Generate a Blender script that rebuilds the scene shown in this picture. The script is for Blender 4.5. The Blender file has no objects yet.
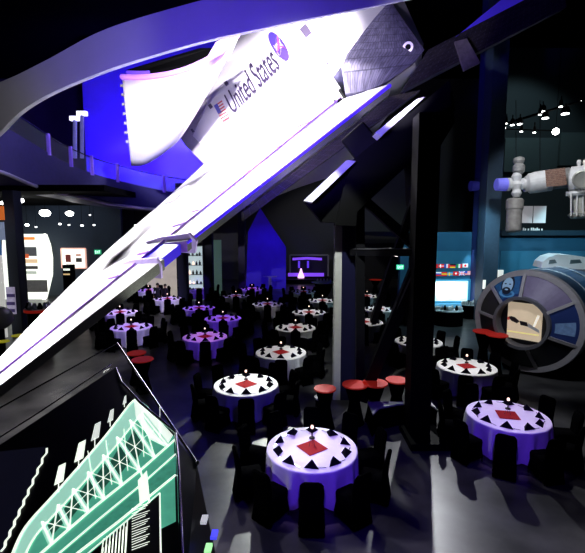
import bpy, bmesh, math, random
from mathutils import Vector, Matrix
from mathutils.geometry import tessellate_polygon
random.seed(4)
PI = math.pi
COL = bpy.context.scene.collection
SC = bpy.context.scene

# ------------------------------------------------------------------ camera
PITCH = math.radians(6.2); F = 420.0; CAM = Vector((0, 0, 5.0))
FW = Vector((0, math.cos(PITCH), -math.sin(PITCH)))
UP = Vector((0, math.sin(PITCH), math.cos(PITCH)))
RT = Vector((1, 0, 0))
cd = bpy.data.cameras.new('camera'); cam = bpy.data.objects.new('camera', cd); COL.objects.link(cam)
cam.location = CAM; cam.rotation_euler = (PI/2 - PITCH, 0, 0)
cd.sensor_width = 36; cd.lens = 36*F/585; cd.clip_end = 300
SC.camera = cam

def ray(px, py): return FW + RT*((px-292.5)/F) + UP*((276.5-py)/F)
def P(px, py, d): return CAM + ray(px, py)*d              # surveyed point: sight line + distance
def atz(px, py, z):
    r = ray(px, py); return CAM + r*((z-CAM.z)/r.z)
def aty(px, py, Y):
    r = ray(px, py); return CAM + r*((Y-CAM.y)/r.y)
def onplane(px, py, p0, n):
    r = ray(px, py); return CAM + r*((p0-CAM).dot(n)/r.dot(n))

# ------------------------------------------------------------------ materials
MC = {}
def mat(name, col, rough=.5, metal=0, emit=0, ecol=None, noise=0, scale=6, bump=0, trans=0, alpha=1, spec=.5):
    if name in MC: return MC[name]
    m = bpy.data.materials.new(name); m.use_nodes = True; nt = m.node_tree; b = nt.nodes['Principled BSDF']
    c = (*col, 1)
    b.inputs['Base Color'].default_value = c; b.inputs['Roughness'].default_value = rough
    b.inputs['Metallic'].default_value = metal; b.inputs['Specular IOR Level'].default_value = spec
    if trans: b.inputs['Transmission Weight'].default_value = trans
    if alpha < 1: b.inputs['Alpha'].default_value = alpha
    if emit:
        b.inputs['Emission Color'].default_value = (*(ecol or col), 1); b.inputs['Emission Strength'].default_value = emit
    tc = nt.nodes.new('ShaderNodeTexCoord'); nz = nt.nodes.new('ShaderNodeTexNoise')
    nz.inputs['Scale'].default_value = scale; nz.inputs['Detail'].default_value = 4
    nt.links.new(tc.outputs['Object'], nz.inputs['Vector'])
    mx = nt.nodes.new('ShaderNodeMixRGB'); mx.inputs['Color1'].default_value = c
    k = max(0, 1-(noise or .06)*2)
    mx.inputs['Color2'].default_value = (col[0]*k, col[1]*k, col[2]*k, 1)
    nt.links.new(nz.outputs['Fac'], mx.inputs['Fac']); nt.links.new(mx.outputs['Color'], b.inputs['Base Color'])
    if bump:
        bp = nt.nodes.new('ShaderNodeBump'); bp.inputs['Strength'].default_value = bump; bp.inputs['Distance'].default_value = .03
        nt.links.new(nz.outputs['Fac'], bp.inputs['Height']); nt.links.new(bp.outputs['Normal'], b.inputs['Normal'])
    MC[name] = m; return m

def tilemat(name, c1, c2, cm, sx, rough=.6, w=.5, h=.25, mortar=.02):
    m = bpy.data.materials.new(name); m.use_nodes = True; nt = m.node_tree; b = nt.nodes['Principled BSDF']
    uv = nt.nodes.new('ShaderNodeUVMap'); br = nt.nodes.new('ShaderNodeTexBrick')
    br.inputs['Scale'].default_value = sx; br.inputs['Color1'].default_value = (*c1, 1); br.inputs['Color2'].default_value = (*c2, 1)
    br.inputs['Mortar'].default_value = (*cm, 1); br.inputs['Mortar Size'].default_value = mortar
    br.inputs['Brick Width'].default_value = w; br.inputs['Row Height'].default_value = h
    nz = nt.nodes.new('ShaderNodeTexNoise'); nz.inputs['Scale'].default_value = sx*1.5; nz.inputs['Detail'].default_value = 6
    mx = nt.nodes.new('ShaderNodeMixRGB'); mx.blend_type = 'MULTIPLY'; mx.inputs['Fac'].default_value = .7
    nt.links.new(uv.outputs['UV'], br.inputs['Vector']); nt.links.new(uv.outputs['UV'], nz.inputs['Vector'])
    rp = nt.nodes.new('ShaderNodeValToRGB'); rp.color_ramp.elements[0].position = .3; rp.color_ramp.elements[1].position = .65
    rp.color_ramp.elements[0].color = (.35, .35, .35, 1)
    nt.links.new(nz.outputs['Fac'], rp.inputs['Fac'])
    nt.links.new(br.outputs['Color'], mx.inputs['Color1']); nt.links.new(rp.outputs['Color'], mx.inputs['Color2'])
    nt.links.new(mx.outputs['Color'], b.inputs['Base Color']); b.inputs['Roughness'].default_value = rough
    return m

BLACK = mat('black_paint', (.0012, .0012, .0018), .6, spec=.15)
STEEL = mat('dark_steel', (.005, .005, .008), .5, 0, noise=.2, scale=3, spec=.25)
STEELB = mat('blue_black_steel', (.012, .012, .05), .5, noise=.2, scale=2, spec=.25)
WHITE = mat('white_paint', (.8, .8, .8), .5)
GREY = mat('grey_paint', (.28, .28, .3), .5, noise=.15)
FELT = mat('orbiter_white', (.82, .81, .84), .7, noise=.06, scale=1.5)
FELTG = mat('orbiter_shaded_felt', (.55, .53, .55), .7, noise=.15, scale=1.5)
CHROME = mat('chrome', (.75, .75, .78), .18, 1)
CLOTH = mat('white_cloth', (.82, .82, .84), .75, bump=.2, scale=10)
SPANDEX = mat('black_spandex', (.0015, .0015, .0022), .9, bump=.1, scale=14, spec=.02)
NAPK = mat('black_napkin', (.004, .003, .012), .8, scale=20, spec=.1)
RED = mat('red_cloth', (.38, .002, .006), .9, emit=.03, ecol=(1, .01, .02), noise=.2, scale=12)  # faint glow added so the red holds under violet lamps
REDTOP = mat('red_top', (.6, .03, .03), .5, emit=.12, ecol=(1, .06, .03), noise=.15)
GLOW = mat('lamp_glow', (1, 1, 1), .5, emit=14, ecol=(1, 1, .96))
CANDLE = mat('candle_glow', (1, .7, .5), .5, emit=1.1, ecol=(1, .72, .6))

# ------------------------------------------------------------------ mesh builder
class MB:
    def __init__(s): s.v = []; s.f = []; s.mi = []; s.uv = {}; s.cur = 0
    def add(s, vs, fs):
        o = len(s.v); s.v += [Vector(x) for x in vs]
        for f in fs: s.f.append([i+o for i in f]); s.mi.append(s.cur)
        return s
    def box(s, x0, x1, y0, y1, z0, z1, M=None):
        v = [(x, y, z) for z in (z0, z1) for y in (y0, y1) for x in (x0, x1)]
        if M: v = [M @ Vector(a) for a in v]
        return s.add(v, [(0, 2, 3, 1), (4, 5, 7, 6), (0, 1, 5, 4), (1, 3, 7, 5), (3, 2, 6, 7), (2, 0, 4, 6)])
    def hexa(s, a, b):      # two quads (4 points each), joined
        return s.add(list(a)+list(b), [(0, 1, 2, 3), (7, 6, 5, 4), (0, 4, 5, 1), (1, 5, 6, 2), (2, 6, 7, 3), (3, 7, 4, 0)])
    def prism(s, pts, off):
        n = len(pts); pts = [Vector(p) for p in pts]; off = Vector(off)
        tris = tessellate_polygon([pts])
        s.add(pts+[p+off for p in pts], [tuple(t) for t in tris]+[tuple(i+n for i in reversed(t)) for t in tris]+[(i, (i+1) % n, (i+1) % n+n, i+n) for i in range(n)])
        return s
    def flat(s, pts):
        pts = [Vector(p) for p in pts]; return s.add(pts, [tuple(t) for t in tessellate_polygon([pts])])
    def bar(s, a, b, w, h=None, upv=(0, 0, 1)):
        a = Vector(a); b = Vector(b); h = h or w; d = (b-a).normalized(); u = Vector(upv)
        if abs(d.dot(u)) > .99: u = Vector((0, 1, 0))
        r = d.cross(u).normalized(); u = r.cross(d)
        q = lambda c: [c-r*w/2-u*h/2, c+r*w/2-u*h/2, c+r*w/2+u*h/2, c-r*w/2+u*h/2]
        return s.hexa(q(a), q(b))
    def tube(s, pts, r, n=8, closed=False):
        pts = [Vector(p) for p in pts]; rings = []
        for i, p in enumerate(pts):
            d = (pts[min(i+1, len(pts)-1)]-pts[max(i-1, 0)]).normalized()
            u = Vector((0, 0, 1)) if abs(d.z) < .95 else Vector((0, 1, 0))
            a = d.cross(u).normalized(); b = a.cross(d); rr = r[i] if isinstance(r, (list, tuple)) else r
            rings.append([p+(a*math.cos(2*PI*k/n)+b*math.sin(2*PI*k/n))*rr for k in range(n)])
        vs = [v for R in rings for v in R]; fs = []
        for i in range(len(pts)-1):
            for k in range(n): fs.append((i*n+k, i*n+(k+1) % n, (i+1)*n+(k+1) % n, (i+1)*n+k))
        fs += [tuple(range(n-1, -1, -1)), tuple((len(pts)-1)*n+k for k in range(n))]
        return s.add(vs, fs)
    def lathe(s, prof, n=24, c=(0, 0, 0), M=None, cap=True):
        vs = []; fs = []
        for r, z in prof:
            for k in range(n):
                v = Vector((r*math.cos(2*PI*k/n), r*math.sin(2*PI*k/n), z))
                vs.append((M @ v) if M else v+Vector(c))
        for i in range(len(prof)-1):
            for k in range(n): fs.append((i*n+k, i*n+(k+1) % n, (i+1)*n+(k+1) % n, (i+1)*n+k))
        if cap: fs += [tuple(range(n-1, -1, -1)), tuple((len(prof)-1)*n+k for k in range(n))]
        return s.add(vs, fs)
    def grid(s, rows, uvs=True):
        o = len(s.v); nr = len(rows); nc = len(rows[0]); s.v += [Vector(p) for r in rows for p in r]
        for i in range(nr-1):
            for j in range(nc-1):
                f = [o+i*nc+j, o+i*nc+j+1, o+(i+1)*nc+j+1, o+(i+1)*nc+j]
                s.uv[len(s.f)] = [(j/(nc-1), i/(nr-1)), ((j+1)/(nc-1), i/(nr-1)), ((j+1)/(nc-1), (i+1)/(nr-1)), (j/(nc-1), (i+1)/(nr-1))]
                s.f.append(f); s.mi.append(s.cur)
        return s
    def build(s, name, m, parent=None, smooth=False, loc=None, bevel=0):
        me = bpy.data.meshes.new(name)
        off = Vector(loc) if loc is not None else Vector((0, 0, 0))
        me.from_pydata([v-off for v in s.v], [], s.f)
        for mm in (m if isinstance(m, (list, tuple)) else [m]): me.materials.append(mm)
        for p, i in zip(me.polygons, s.mi): p.material_index = i; p.use_smooth = smooth
        if s.uv:
            ul = me.uv_layers.new(name='UVMap')
            for fi, uv in s.uv.items():
                for li, c in zip(me.polygons[fi].loop_indices, uv): ul.data[li].uv = c
        me.validate(); me.update()
        if not s.uv:
            bm = bmesh.new(); bm.from_mesh(me); bmesh.ops.recalc_face_normals(bm, faces=bm.faces); bm.to_mesh(me); bm.free()
        o = bpy.data.objects.new(name, me); COL.objects.link(o); o.location = off
        if parent: o.parent = parent
        if bevel:
            b = o.modifiers.new('bevel', 'BEVEL'); b.width = bevel; b.segments = 2; b.limit_method = 'ANGLE'
        return o

def tag(o, label=None, cat=None, group=None, kind=None):
    if label: o['label'] = label
    if cat: o['category'] = cat
    if group: o['group'] = group
    if kind: o['kind'] = kind
    return o
def empty(name, loc, label, cat, group=None, rz=0):
    o = bpy.data.objects.new(name, None); COL.objects.link(o); o.location = loc; o.rotation_euler = (0, 0, rz); o.empty_display_size = .2
    return tag(o, label, cat, group)
def world_child(o, parent):      # child mesh was built in world coordinates
    o.parent = parent; o.matrix_parent_inverse = Matrix.Translation(-Vector(parent.location)) @ Matrix.Identity(4)
    return o
def wpart(mb, name, m, parent, **k):
    o = mb.build(name, m, None, **k); 
    root = parent
    off = Vector((0, 0, 0)); q = parent
    while q: off += q.location; q = q.parent
    o.parent = parent; o.location = Vector(o.location) - off
    return o
def struct(o, label=None): o['kind'] = 'structure'; return o
def copy_tree(o, parent=None):
    c = o.copy(); COL.objects.link(c); c.parent = parent
    for ch in list(o.children): copy_tree(ch, c)
    return c

def text_mesh(body, size=1.0):
    cu = bpy.data.curves.new('t', 'FONT'); cu.body = body; cu.size = size; cu.resolution_u = 3
    o = bpy.data.objects.new('t', cu); COL.objects.link(o)
    bpy.context.view_layer.update()
    dg = bpy.context.evaluated_depsgraph_get(); me = o.evaluated_get(dg).to_mesh()
    vs = [v.co.copy() for v in me.vertices]; fs = [tuple(p.vertices) for p in me.polygons]
    o.evaluated_get(dg).to_mesh_clear(); bpy.data.objects.remove(o); bpy.data.curves.remove(cu)
    return vs, fs
def text_on(body, fn, name, m, parent, cap=.73):
    vs, fs = text_mesh(body); w = max(v.x for v in vs)
    mb = MB(); mb.add([fn(v.x/w, v.y/cap) for v in vs], fs)
    return mb, name, m, parent

# ------------------------------------------------------------------ lights
def spot(name, loc, tgt, power, col=(1, 1, 1), deg=40, r=.1, blend=.4):
    l = bpy.data.lights.new(name, 'SPOT'); l.energy = power; l.color = col; l.spot_size = math.radians(deg); l.spot_blend = blend; l.shadow_soft_size = r
    o = bpy.data.objects.new(name, l); COL.objects.link(o); o.location = loc
    d = (Vector(tgt)-Vector(loc)).normalized(); o.rotation_euler = d.to_track_quat('-Z', 'Y').to_euler(); return o
def point(name, loc, power, col=(1, 1, 1), r=.1):
    l = bpy.data.lights.new(name, 'POINT'); l.energy = power; l.color = col; l.shadow_soft_size = r
    o = bpy.data.objects.new(name, l); COL.objects.link(o); o.location = loc; return o
BLUE = (.09, .03, 1); VIO = (.42, .2, 1); WARM = (1, .97, .9)

w = bpy.data.worlds.new('world'); SC.world = w; w.use_nodes = True
w.node_tree.nodes['Background'].inputs[0].default_value = (.35, .35, .8, 1); w.node_tree.nodes['Background'].inputs[1].default_value = .0015
SC.view_settings.view_transform = 'Standard'; SC.view_settings.look = 'None'; SC.view_settings.exposure = .35; SC.view_settings.gamma = .86

# ================================================================== SETTING
# floor: polished concrete
m = bpy.data.materials.new('polished_concrete'); m.use_nodes = True; nt = m.node_tree; b = nt.nodes['Principled BSDF']
tc = nt.nodes.new('ShaderNodeTexCoord'); nz = nt.nodes.new('ShaderNodeTexNoise'); nz.inputs['Scale'].default_value = .9; nz.inputs['Detail'].default_value = 8
rp = nt.nodes.new('ShaderNodeValToRGB'); rp.color_ramp.elements[0].color = (.035, .035, .038, 1); rp.color_ramp.elements[1].color = (.13, .128, .125, 1)
rp.color_ramp.elements[0].position = .35; rp.color_ramp.elements[1].position = .7
nt.links.new(tc.outputs['Object'], nz.inputs['Vector']); nt.links.new(nz.outputs['Fac'], rp.inputs['Fac']); nt.links.new(rp.outputs['Color'], b.inputs['Base Color'])
b.inputs['Roughness'].default_value = .33; FLOORM = m
struct(MB().box(-32, 26, -4, 44, -.3, 0).build('floor', FLOORM))
WD = mat('dark_wall', (.035, .036, .045), .8, noise=.15)
WDG = mat('charcoal_wall', (.10, .10, .11), .8, noise=.1)
CEIL = mat('black_ceiling', (.003, .003, .004), .95, spec=.05)
struct(MB().box(-32, 26, 43.5, 44, 0, 20).build('wall_back', WDG))
struct(MB().box(-32, -31.5, -4, 43.5, 0, 20).build('wall_left', WD))
struct(MB().box(25.5, 26, -4, 43.5, 0, 20).build('wall_right', WD))
struct(MB().box(-32, 26, -4, 44, 20, 20.3).build('ceiling', CEIL))
# left gallery: wall and low soffit
GY = 32.0
LW = mat('blue_grey_wall', (.06, .075, .10), .8, noise=.1)
gl = MB(); x1 = aty(122, 250, GY).x
gl.box(-31.5, x1, GY, GY+.3, 0, 7); struct(gl.build('wall_gallery', LW))
# upper wall behind the ring, blue light put into its colour
BLW = mat('blue_lit_wall', (.22, .2, .55), .8, noise=.12, scale=.5)
ub = MB(); xa = aty(84, 120, 34).x; xb = aty(262, 120, 34).x
ub.box(xa, xb, 34, 34.4, 7, 19.5)
struct(ub.build('wall_upper', BLW))
# right hand exhibit wall (teal) with recess above
TY = 24.5
TEAL = mat('teal_wall', (.03, .15, .27), .7, noise=.12, scale=1.2)
TEALD = mat('dark_teal', (.02, .06, .10), .7, noise=.12)
tx0 = aty(399, 300, TY).x
zt = aty(450, 232, TY).z
struct(MB().box(tx0, 25.5, TY, TY+.4, 0, zt).build('wall_exhibit', TEAL))
struct(MB().box(tx0, 25.5, TY+.4, 42, zt-.3, zt).build('trim_1', TEALD))      # upper floor slab
# upper hall back wall and lighter panels
HY = 34.0
struct(MB().box(aty(500, 200, HY).x, 25.5, HY, HY+.3, zt, 19).build('wall_hall', mat('hall_wall', (.035, .06, .07), .8)))
hz0 = aty(540, 172, HY-.2).z; hz1 = aty(540, 138, HY-.2).z
struct(MB().box(aty(503, 150, HY).x, aty(556, 150, HY).x, HY-.3, HY-.05, hz0, hz1).box(aty(558, 150, HY).x, 25.4, HY-.3, HY-.05, aty(570, 166, HY).z, hz1+.4).build('trim_2', mat('hall_panel', (.10, .16, .17), .8)))
# big columns
def column(pxa, pxb, ybase, name, m, top=19.5, label=None, deep=None):
    a = atz(pxa, ybase, 0); b_ = atz(pxb, ybase, 0); wd = b_.x-a.x
    o = MB().box(a.x, b_.x, a.y, a.y+(deep or wd), 0, top).build(name, m, bevel=.02)
    return struct(o)
COLM = mat('column_teal', (.05, .09, .14), .6, noise=.15)
def colY(pxa, pxb, Y, n, m, top=19.5, deep=.6, z0=0):
    a = aty(pxa, 250, Y).x; b_ = aty(pxb, 250, Y).x
    return struct(MB().box(a, b_, Y, Y+deep, z0, top).build(n, m, bevel=.02))
colY(484, 499, 22.5, 'trim_3', COLM, deep=.9)
colY(478, 485, 23.6, 'trim_4', mat('column_blue', (.03, .05, .2), .6), deep=.9)
colY(6, 17, 20, 'trim_5', mat('column_navy', (.02, .03, .06), .6), top=6.9)
colY(177, 186, 27, 'trim_6', mat('column_dark', (.01, .015, .04), .6), top=8)
colY(203, 212, 30, 'trim_7', MC['column_dark'], top=8)
colY(238, 245, 31, 'trim_8', mat('column_violet', (.05, .04, .12), .6), top=12)
struct(MB().box(-31.5, aty(150, 200, 27).x, 20.5, GY, 6.9, 7.2).build('ceiling_gallery', CEIL))

# ================================================================== RING WALKWAY
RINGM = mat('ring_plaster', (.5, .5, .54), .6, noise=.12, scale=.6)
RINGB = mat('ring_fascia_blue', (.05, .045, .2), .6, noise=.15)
def cr(pts, n=6):       # Catmull-Rom through tuples
    out = []
    for i in range(len(pts)-1):
        p0 = pts[max(i-1, 0)]; p1 = pts[i]; p2 = pts[i+1]; p3 = pts[min(i+2, len(pts)-1)]
        for k in range(n):
            t = k/n
            out.append(tuple(.5*((2*b)+(-a+c)*t+(2*a-5*b+4*c-d)*t*t+(-a+3*b-3*c+d)*t**3) for a, b, c, d in zip(p0, p1, p2, p3)))
    out.append(pts[-1]); return out
near = [(460, -11, -52, 13.5), (390, 3, -40, 12.5), (327, 15, -29, 12), (259, 29, -13, 11.7), (200, 42, 3, 11.6), (137, 60, 21, 11.8), (96, 74, 36, 12.1), (51, 93, 60, 12.7), (20, 112, 76, 13.3), (0, 132, 86, 14), (-22, 152, 105, 15.2)]
far = [(-22, 152, 105, 15.2), (-14, 166, 118, 16.6), (8, 174, 128, 18.2), (34, 185, 143, 20), (60, 192.5, 159, 21.5), (86, 198, 171, 22.6), (112, 204, 179, 23.6), (165, 210, 191, 25), (230, 214, 199, 26.5)]
ring = empty('ring_walkway', P(112, 204, 23.6), 'huge curved walkway ring overhead, lit grey at left and violet at right', 'walkway')
def ringstrip(c, nm, m, thick, outward):
    pl = cr(c); mb = MB(); lo = []; hi = []; lo2 = []; hi2 = []
    cen = P(260, 120, 19)
    for (x, l, u, d) in pl:
        a = P(x, l, d); top = P(x, u, d); top = Vector((a.x, a.y, top.z))
        rad = (Vector((a.x, a.y, 0))-Vector((cen.x, cen.y, 0))).normalized()*thick
        lo.append(a); hi.append(top); lo2.append(a+rad*outward); hi2.append(top+rad*outward)
    n = len(lo)
    for A, B in ((lo, hi), (hi, hi2), (hi2, lo2), (lo2, lo)):
        o = len(mb.v); mb.v += A+B
        for i in range(n-1): mb.f.append([o+i, o+i+1, o+n+i+1, o+n+i]); mb.mi.append(0)
    wpart(mb, nm, m, ring, smooth=False); return lo, hi
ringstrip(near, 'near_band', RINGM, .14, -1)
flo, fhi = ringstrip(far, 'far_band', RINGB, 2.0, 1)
# lit bottom lip, railing posts and glass on the far side
wpart(MB().tube([p+Vector((0, -.03, -.02)) for p in flo[8:]], .09), 'bottom_lip', mat('lip_metal', (.7, .7, .75), .35, .6), ring)
wpart(MB().tube([p+Vector((0, 0, .85)) for p in fhi[12:]], .03), 'hand_rail', CHROME, ring)
g = MB(); o = 0
pp = fhi[12:]; g.v = pp+[p+Vector((0, 0, .8)) for p in pp]
for i in range(len(pp)-1): g.f.append([i, i+1, len(pp)+i+1, len(pp)+i]); g.mi.append(0)
GLASS = mat('thin_glass', (.7, .8, .9), .05, alpha=.12)
wpart(g, 'glass_panel', GLASS, ring)
PM = mat('violet_post', (.35, .25, .8), .4, emit=.12, ecol=(.3, .12, 1))
for i in range(22, len(fhi)-1, 5):
    wpart(MB().box(fhi[i].x-.07, fhi[i].x+.07, fhi[i].y-.08, fhi[i].y+.08, fhi[i].z-.1, fhi[i].z+.95), 'rail_post', PM, ring)
# small pole lamps on the walkway
for i, (px, py, yb) in enumerate(((75, 119, 158), (82, 114, 158))):
    t = P(px, py, 25); bt = P(px, yb, 25); r_ = empty('pole_lamp', bt, ['pale pole lamp on the ring walkway, the shorter left one', 'pale pole lamp on the ring walkway, the taller right one'][i], 'lamp')
    wpart(MB().tube([bt, t], .12, 8), 'pole', mat('pale_pole', (.45, .45, .8), .4, emit=.15, ecol=(.4, .4, 1)), r_)
    wpart(MB().box(t.x-.28, t.x+.3, t.y-.12, t.y+.12, t.z-.1, t.z+.15), 'lamp_head', mat('pole_head_glow', (1, 1, 1), .4, emit=1.5, ecol=(.8, .8, 1)), r_)

# ================================================================== ORBITER
def L3(a, b, t): return Vector(a).lerp(Vector(b), t)
TEr = P(390, 84, 15.2); TEt = P(-60, 432, 7.0)
HNr = P(341, 98, 16.1); HNt = P(-60, 422, 7.35)
LEp = cr([(205, 163, 20.5), (168, 197, 17.2), (103, 254, 13.2), (34, 321, 10.3), (0, 357, 9.2), (-60, 418, 7.8)], 5)
LE = [P(*q) for q in LEp]
dd = [0]
for i in range(1, len(LE)): dd.append(dd[-1]+(LE[i]-LE[i-1]).length)
def LEat(t):
    s_ = t*dd[-1]
    for i in range(1, len(LE)):
        if dd[i] >= s_-1e-6: return LE[i-1].lerp(LE[i], (s_-dd[i-1])/(dd[i]-dd[i-1]))
    return LE[-1]
wn = (TEt-TEr).cross(LEat(.3)-TEr).normalized()
if wn.z < 0: wn = -wn
ORIG = P(330, 90, 17)
orb = empty('space_orbiter', ORIG, 'white winged space orbiter hanging tilted, with open bay door and United States lettering', 'spacecraft')
TILE = tilemat('grey_tiles', (.22, .22, .2), (.3, .3, .27), (.34, .34, .36), 40, w=.5, h=.5, mortar=.004)
TILEA = tilemat('aft_tiles', (.42, .40, .48), (.30, .29, .36), (.16, .16, .2), 9, w=.35, h=.9, mortar=.03)
TILED = tilemat('dark_tiles', (.05, .045, .045), (.11, .095, .085), (.18, .17, .2), 9, w=.7, h=.5, mortar=.02)
# wing main panel
N = 30; top = []
for i in range(N+1):
    t = i/N; a = LEat(t); h = HNr.lerp(HNt, t); row = []
    for j in range(9):
        s_ = j/8; row.append(a.lerp(h, s_)+wn*(.14*math.sin(PI*s_)*(1-.6*t)))
    top.append(row)
def thick(t): return .37*(1-t)+.2*t
DN = Vector((0, .15, -1)).normalized()
mb = MB(); mb.grid(top)
bot = [[p+DN*thick(i/N)*(.15+.85*(j/8))-wn*.25*math.sin(PI*j/8)*(1-.5*i/N) for j, p in enumerate(r)] for i, r in enumerate(top)]
mb.cur = 1; mb.grid(bot)
mb.cur = 0
mb.grid([[top[i][0] for i in range(N+1)], [bot[i][0] for i in range(N+1)]])
mb.grid([[top[i][8] for i in range(N+1)], [bot[i][8] for i in range(N+1)]])
mb.grid([top[0], bot[0]]); mb.grid([top[N], bot[N]])
wing = wpart(mb, 'wing', [FELT, TILE], orb, smooth=False)
# purple hinge cover line
HM = mat('hinge_violet', (.35, .16, .75), .5, noise=.1)
def tx(px):   # span parameter of a trailing-edge column in the photo
    dr, dt = 15.2, 7.0; a = (px+60)/450; inv = (1/dt)*(1-a)+(1/dr)*a; d = 1/inv
    return (15.2-d)/(15.2-7.0)
def tq(px):
    dr, dt = 16.1, 7.35; a = (px+60)/401; d = 1/((1/dt)*(1-a)+(1/dr)*a); return (16.1-d)/(16.1-7.35)
mb = MB(); q0 = [HNr.lerp(HNt, i/30)+wn*.015 for i in range(31)]
mb.tube(q0, [.035*(1-.5*i/30) for i in range(31)], 6); wpart(mb, 'hinge_strip', HM, wing)
# elevons
def elevon(t0, t1, nm):
    n = 16; A = []; B = []; C_ = []; D = []
    for i in range(n+1):
        t = t0+(t1-t0)*i/n; h = HNr.lerp(HNt, t)+(TEr-HNr)*.0; e = TEr.lerp(TEt, t); d = (e-h)
        A.append(h+d*.12+wn*.0); B.append(e); C_.append(e+DN*thick(t)); D.append(h+d*.12+DN*thick(t)*1.1)
    mb = MB(); mb.cur = 0; mb.grid([A, B]); mb.cur = 1; mb.grid([B, C_]); mb.grid([C_, D]); mb.cur = 0; mb.grid([A, D])
    mb.cur = 2; mb.grid([[A[0], B[0]], [D[0], C_[0]]]); mb.grid([[A[n], B[n]], [D[n], C_[n]]])
    return wpart(mb, nm, [FELT, TILE, HM], wing)
ta = tx(187); tb = tx(164)
ev1 = elevon(.0, ta, 'elevon'); ev2 = elevon(tb, 1.0, 'elevon')
# lower lip of the inboard elevon, blue light put in as a glow
mb = MB(); mb.tube([TEr.lerp(TEt, ta*i/12)+DN*.05 for i in range(13)], [.07-.035*i/12 for i in range(13)], 6); wpart(mb, 'edge_glow', mat('edge_blue', (.12, .05, .7), .5, emit=.5, ecol=(.08, .03, 1)), ev1)
# end ribs (small fins) either side of the gap, and a glowing block for blue light in the gap
def rib(t, ex, nm='rib_plate'):
    h = HNr.lerp(HNt, t); e = TEr.lerp(TEt, t); d = e-h; sp = (TEt-TEr).normalized()*.05
    pts = [h-d*.8+wn*.01, h-d*.1+wn*.10, e+wn*.12, e+d*ex+DN*.1, e+DN*.38+d*ex*.5, h+DN*.3]
    mb = MB().prism(pts, sp); return wpart(mb, nm, mat('rib_lilac_lit', (.6, .5, .85), .5, emit=.12, ecol=(.7, .5, 1)), wing)  # pale ribs, lilac light and a lifting glow put into the colour
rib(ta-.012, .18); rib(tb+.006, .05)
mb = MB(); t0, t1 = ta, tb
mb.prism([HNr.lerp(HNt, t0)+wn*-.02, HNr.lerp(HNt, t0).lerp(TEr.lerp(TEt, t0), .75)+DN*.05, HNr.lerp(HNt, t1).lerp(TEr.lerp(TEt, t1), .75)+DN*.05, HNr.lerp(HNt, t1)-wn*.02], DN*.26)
wpart(mb, 'gap_glow', mat('gap_blue', (.08, .05, .6), .5, emit=.25, ecol=(.08, .03, 1)), wing)
# rub tabs ahead of the hinge
for px in (312, 282, 252, 226, 204, 186, 150, 120):
    t = min(1, max(0, tq(px))); h = HNr.lerp(HNt, t); l = LEat(t); d = (l-h).normalized(); s2 = (HNt-HNr).normalized()
    w_ = .09; k = .6-.35*t
    p_ = h+d*.08+wn*.02
    wpart(MB().prism([p_-s2*w_/2, p_+s2*w_/2, p_+d*k+s2*w_/2+wn*.02, p_+d*k-s2*w_/2+wn*.02], wn*.02), 'rub_tab', HM, wing)

# fuselage side plane
A0 = P(346, 97, 16.0); A1 = P(386, 5, 17.2); B0 = P(205, 163, 20.7)
fn = (A1-A0).cross(B0-A0).normalized()
if fn.dot(CAM-A0) < 0: fn = -fn
def S(px, py, o=0): return onplane(px, py, A0, fn)+fn*o
def sidebulge(px, py):   # gently rounded side
    return 0
outline = [(333, 77), (346, 97), (300, 119), (250, 142), (205, 165), (190, 150), (181, 138), (184, 120), (196, 98), (210, 78), (226, 58), (236, 40), (240, 20), (244, -8), (300, -25), (392, -25), (386, 5)]
body_off = -fn*3.6
mb = MB(); mb.prism([S(*q) for q in outline], body_off)
fus = wpart(mb, 'fuselage', FELT, orb)
# forward lower side between door and wing, shade painted as a greyer strip
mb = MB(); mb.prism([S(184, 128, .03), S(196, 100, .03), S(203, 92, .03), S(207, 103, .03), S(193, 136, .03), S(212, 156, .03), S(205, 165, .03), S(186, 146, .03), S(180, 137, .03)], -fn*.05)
wpart(mb, 'forward_side_shade', FELTG, fus)
# bay rim, violet light put into its colour and glow
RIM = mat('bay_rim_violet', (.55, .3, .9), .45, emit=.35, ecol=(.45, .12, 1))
rimpts = [(122, 77), (140, 77.5), (165, 75), (185, 70), (202, 63), (218, 54), (230, 44), (237, 34), (239, 22)]
# payload bay door: bowl-shaped shell
topc = cr(rimpts[:8], 4); 
botc = cr([(131, 166), (141, 166), (151, 162), (166, 152), (180, 139), (194, 118), (206, 97), (218, 78)], 4)
nn = len(topc); rows = []
for j in range(11):
    s_ = j/10; row = []
    for i in range(nn):
        u = i/(nn-1)
        dt = 22.6-3.0*u; db = 21.8-1.6*u
        a = P(topc[i][0], topc[i][1], dt); c = P(botc[i][0], botc[i][1], db)
        row.append(a.lerp(c, s_)+(CAM-a).normalized()*(1.5*math.sin(PI*s_)*(1-.55*u)))
    rows.append(row)
mb = MB(); mb.grid(rows)
door = wpart(mb, 'payload_door', FELT, orb, smooth=True)
sm = door.modifiers.new('solid', 'SOLIDIFY'); sm.thickness = .12; sm.offset = 1
rim3 = [P(x, y, 22.5-3.0*min(1, i/(nn-1))) for i, (x, y) in enumerate(topc)]
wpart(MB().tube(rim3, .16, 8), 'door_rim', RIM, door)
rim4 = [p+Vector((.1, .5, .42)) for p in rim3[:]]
wpart(MB().tube(rim4, .10, 8), 'bay_sill', mat('sill_blue', (.2, .1, .8), .4, emit=.45, ecol=(.2, .08, 1)), orb)  # blue light along the sill put in as a glow
# latches on the forward edge of the door
for k in range(7):
    p = rows[1+k][0]; wpart(MB().box(p.x-.13, p.x+.02, p.y-.05, p.y+.05, p.z-.06, p.z+.06), 'latch', GREY, door)
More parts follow.
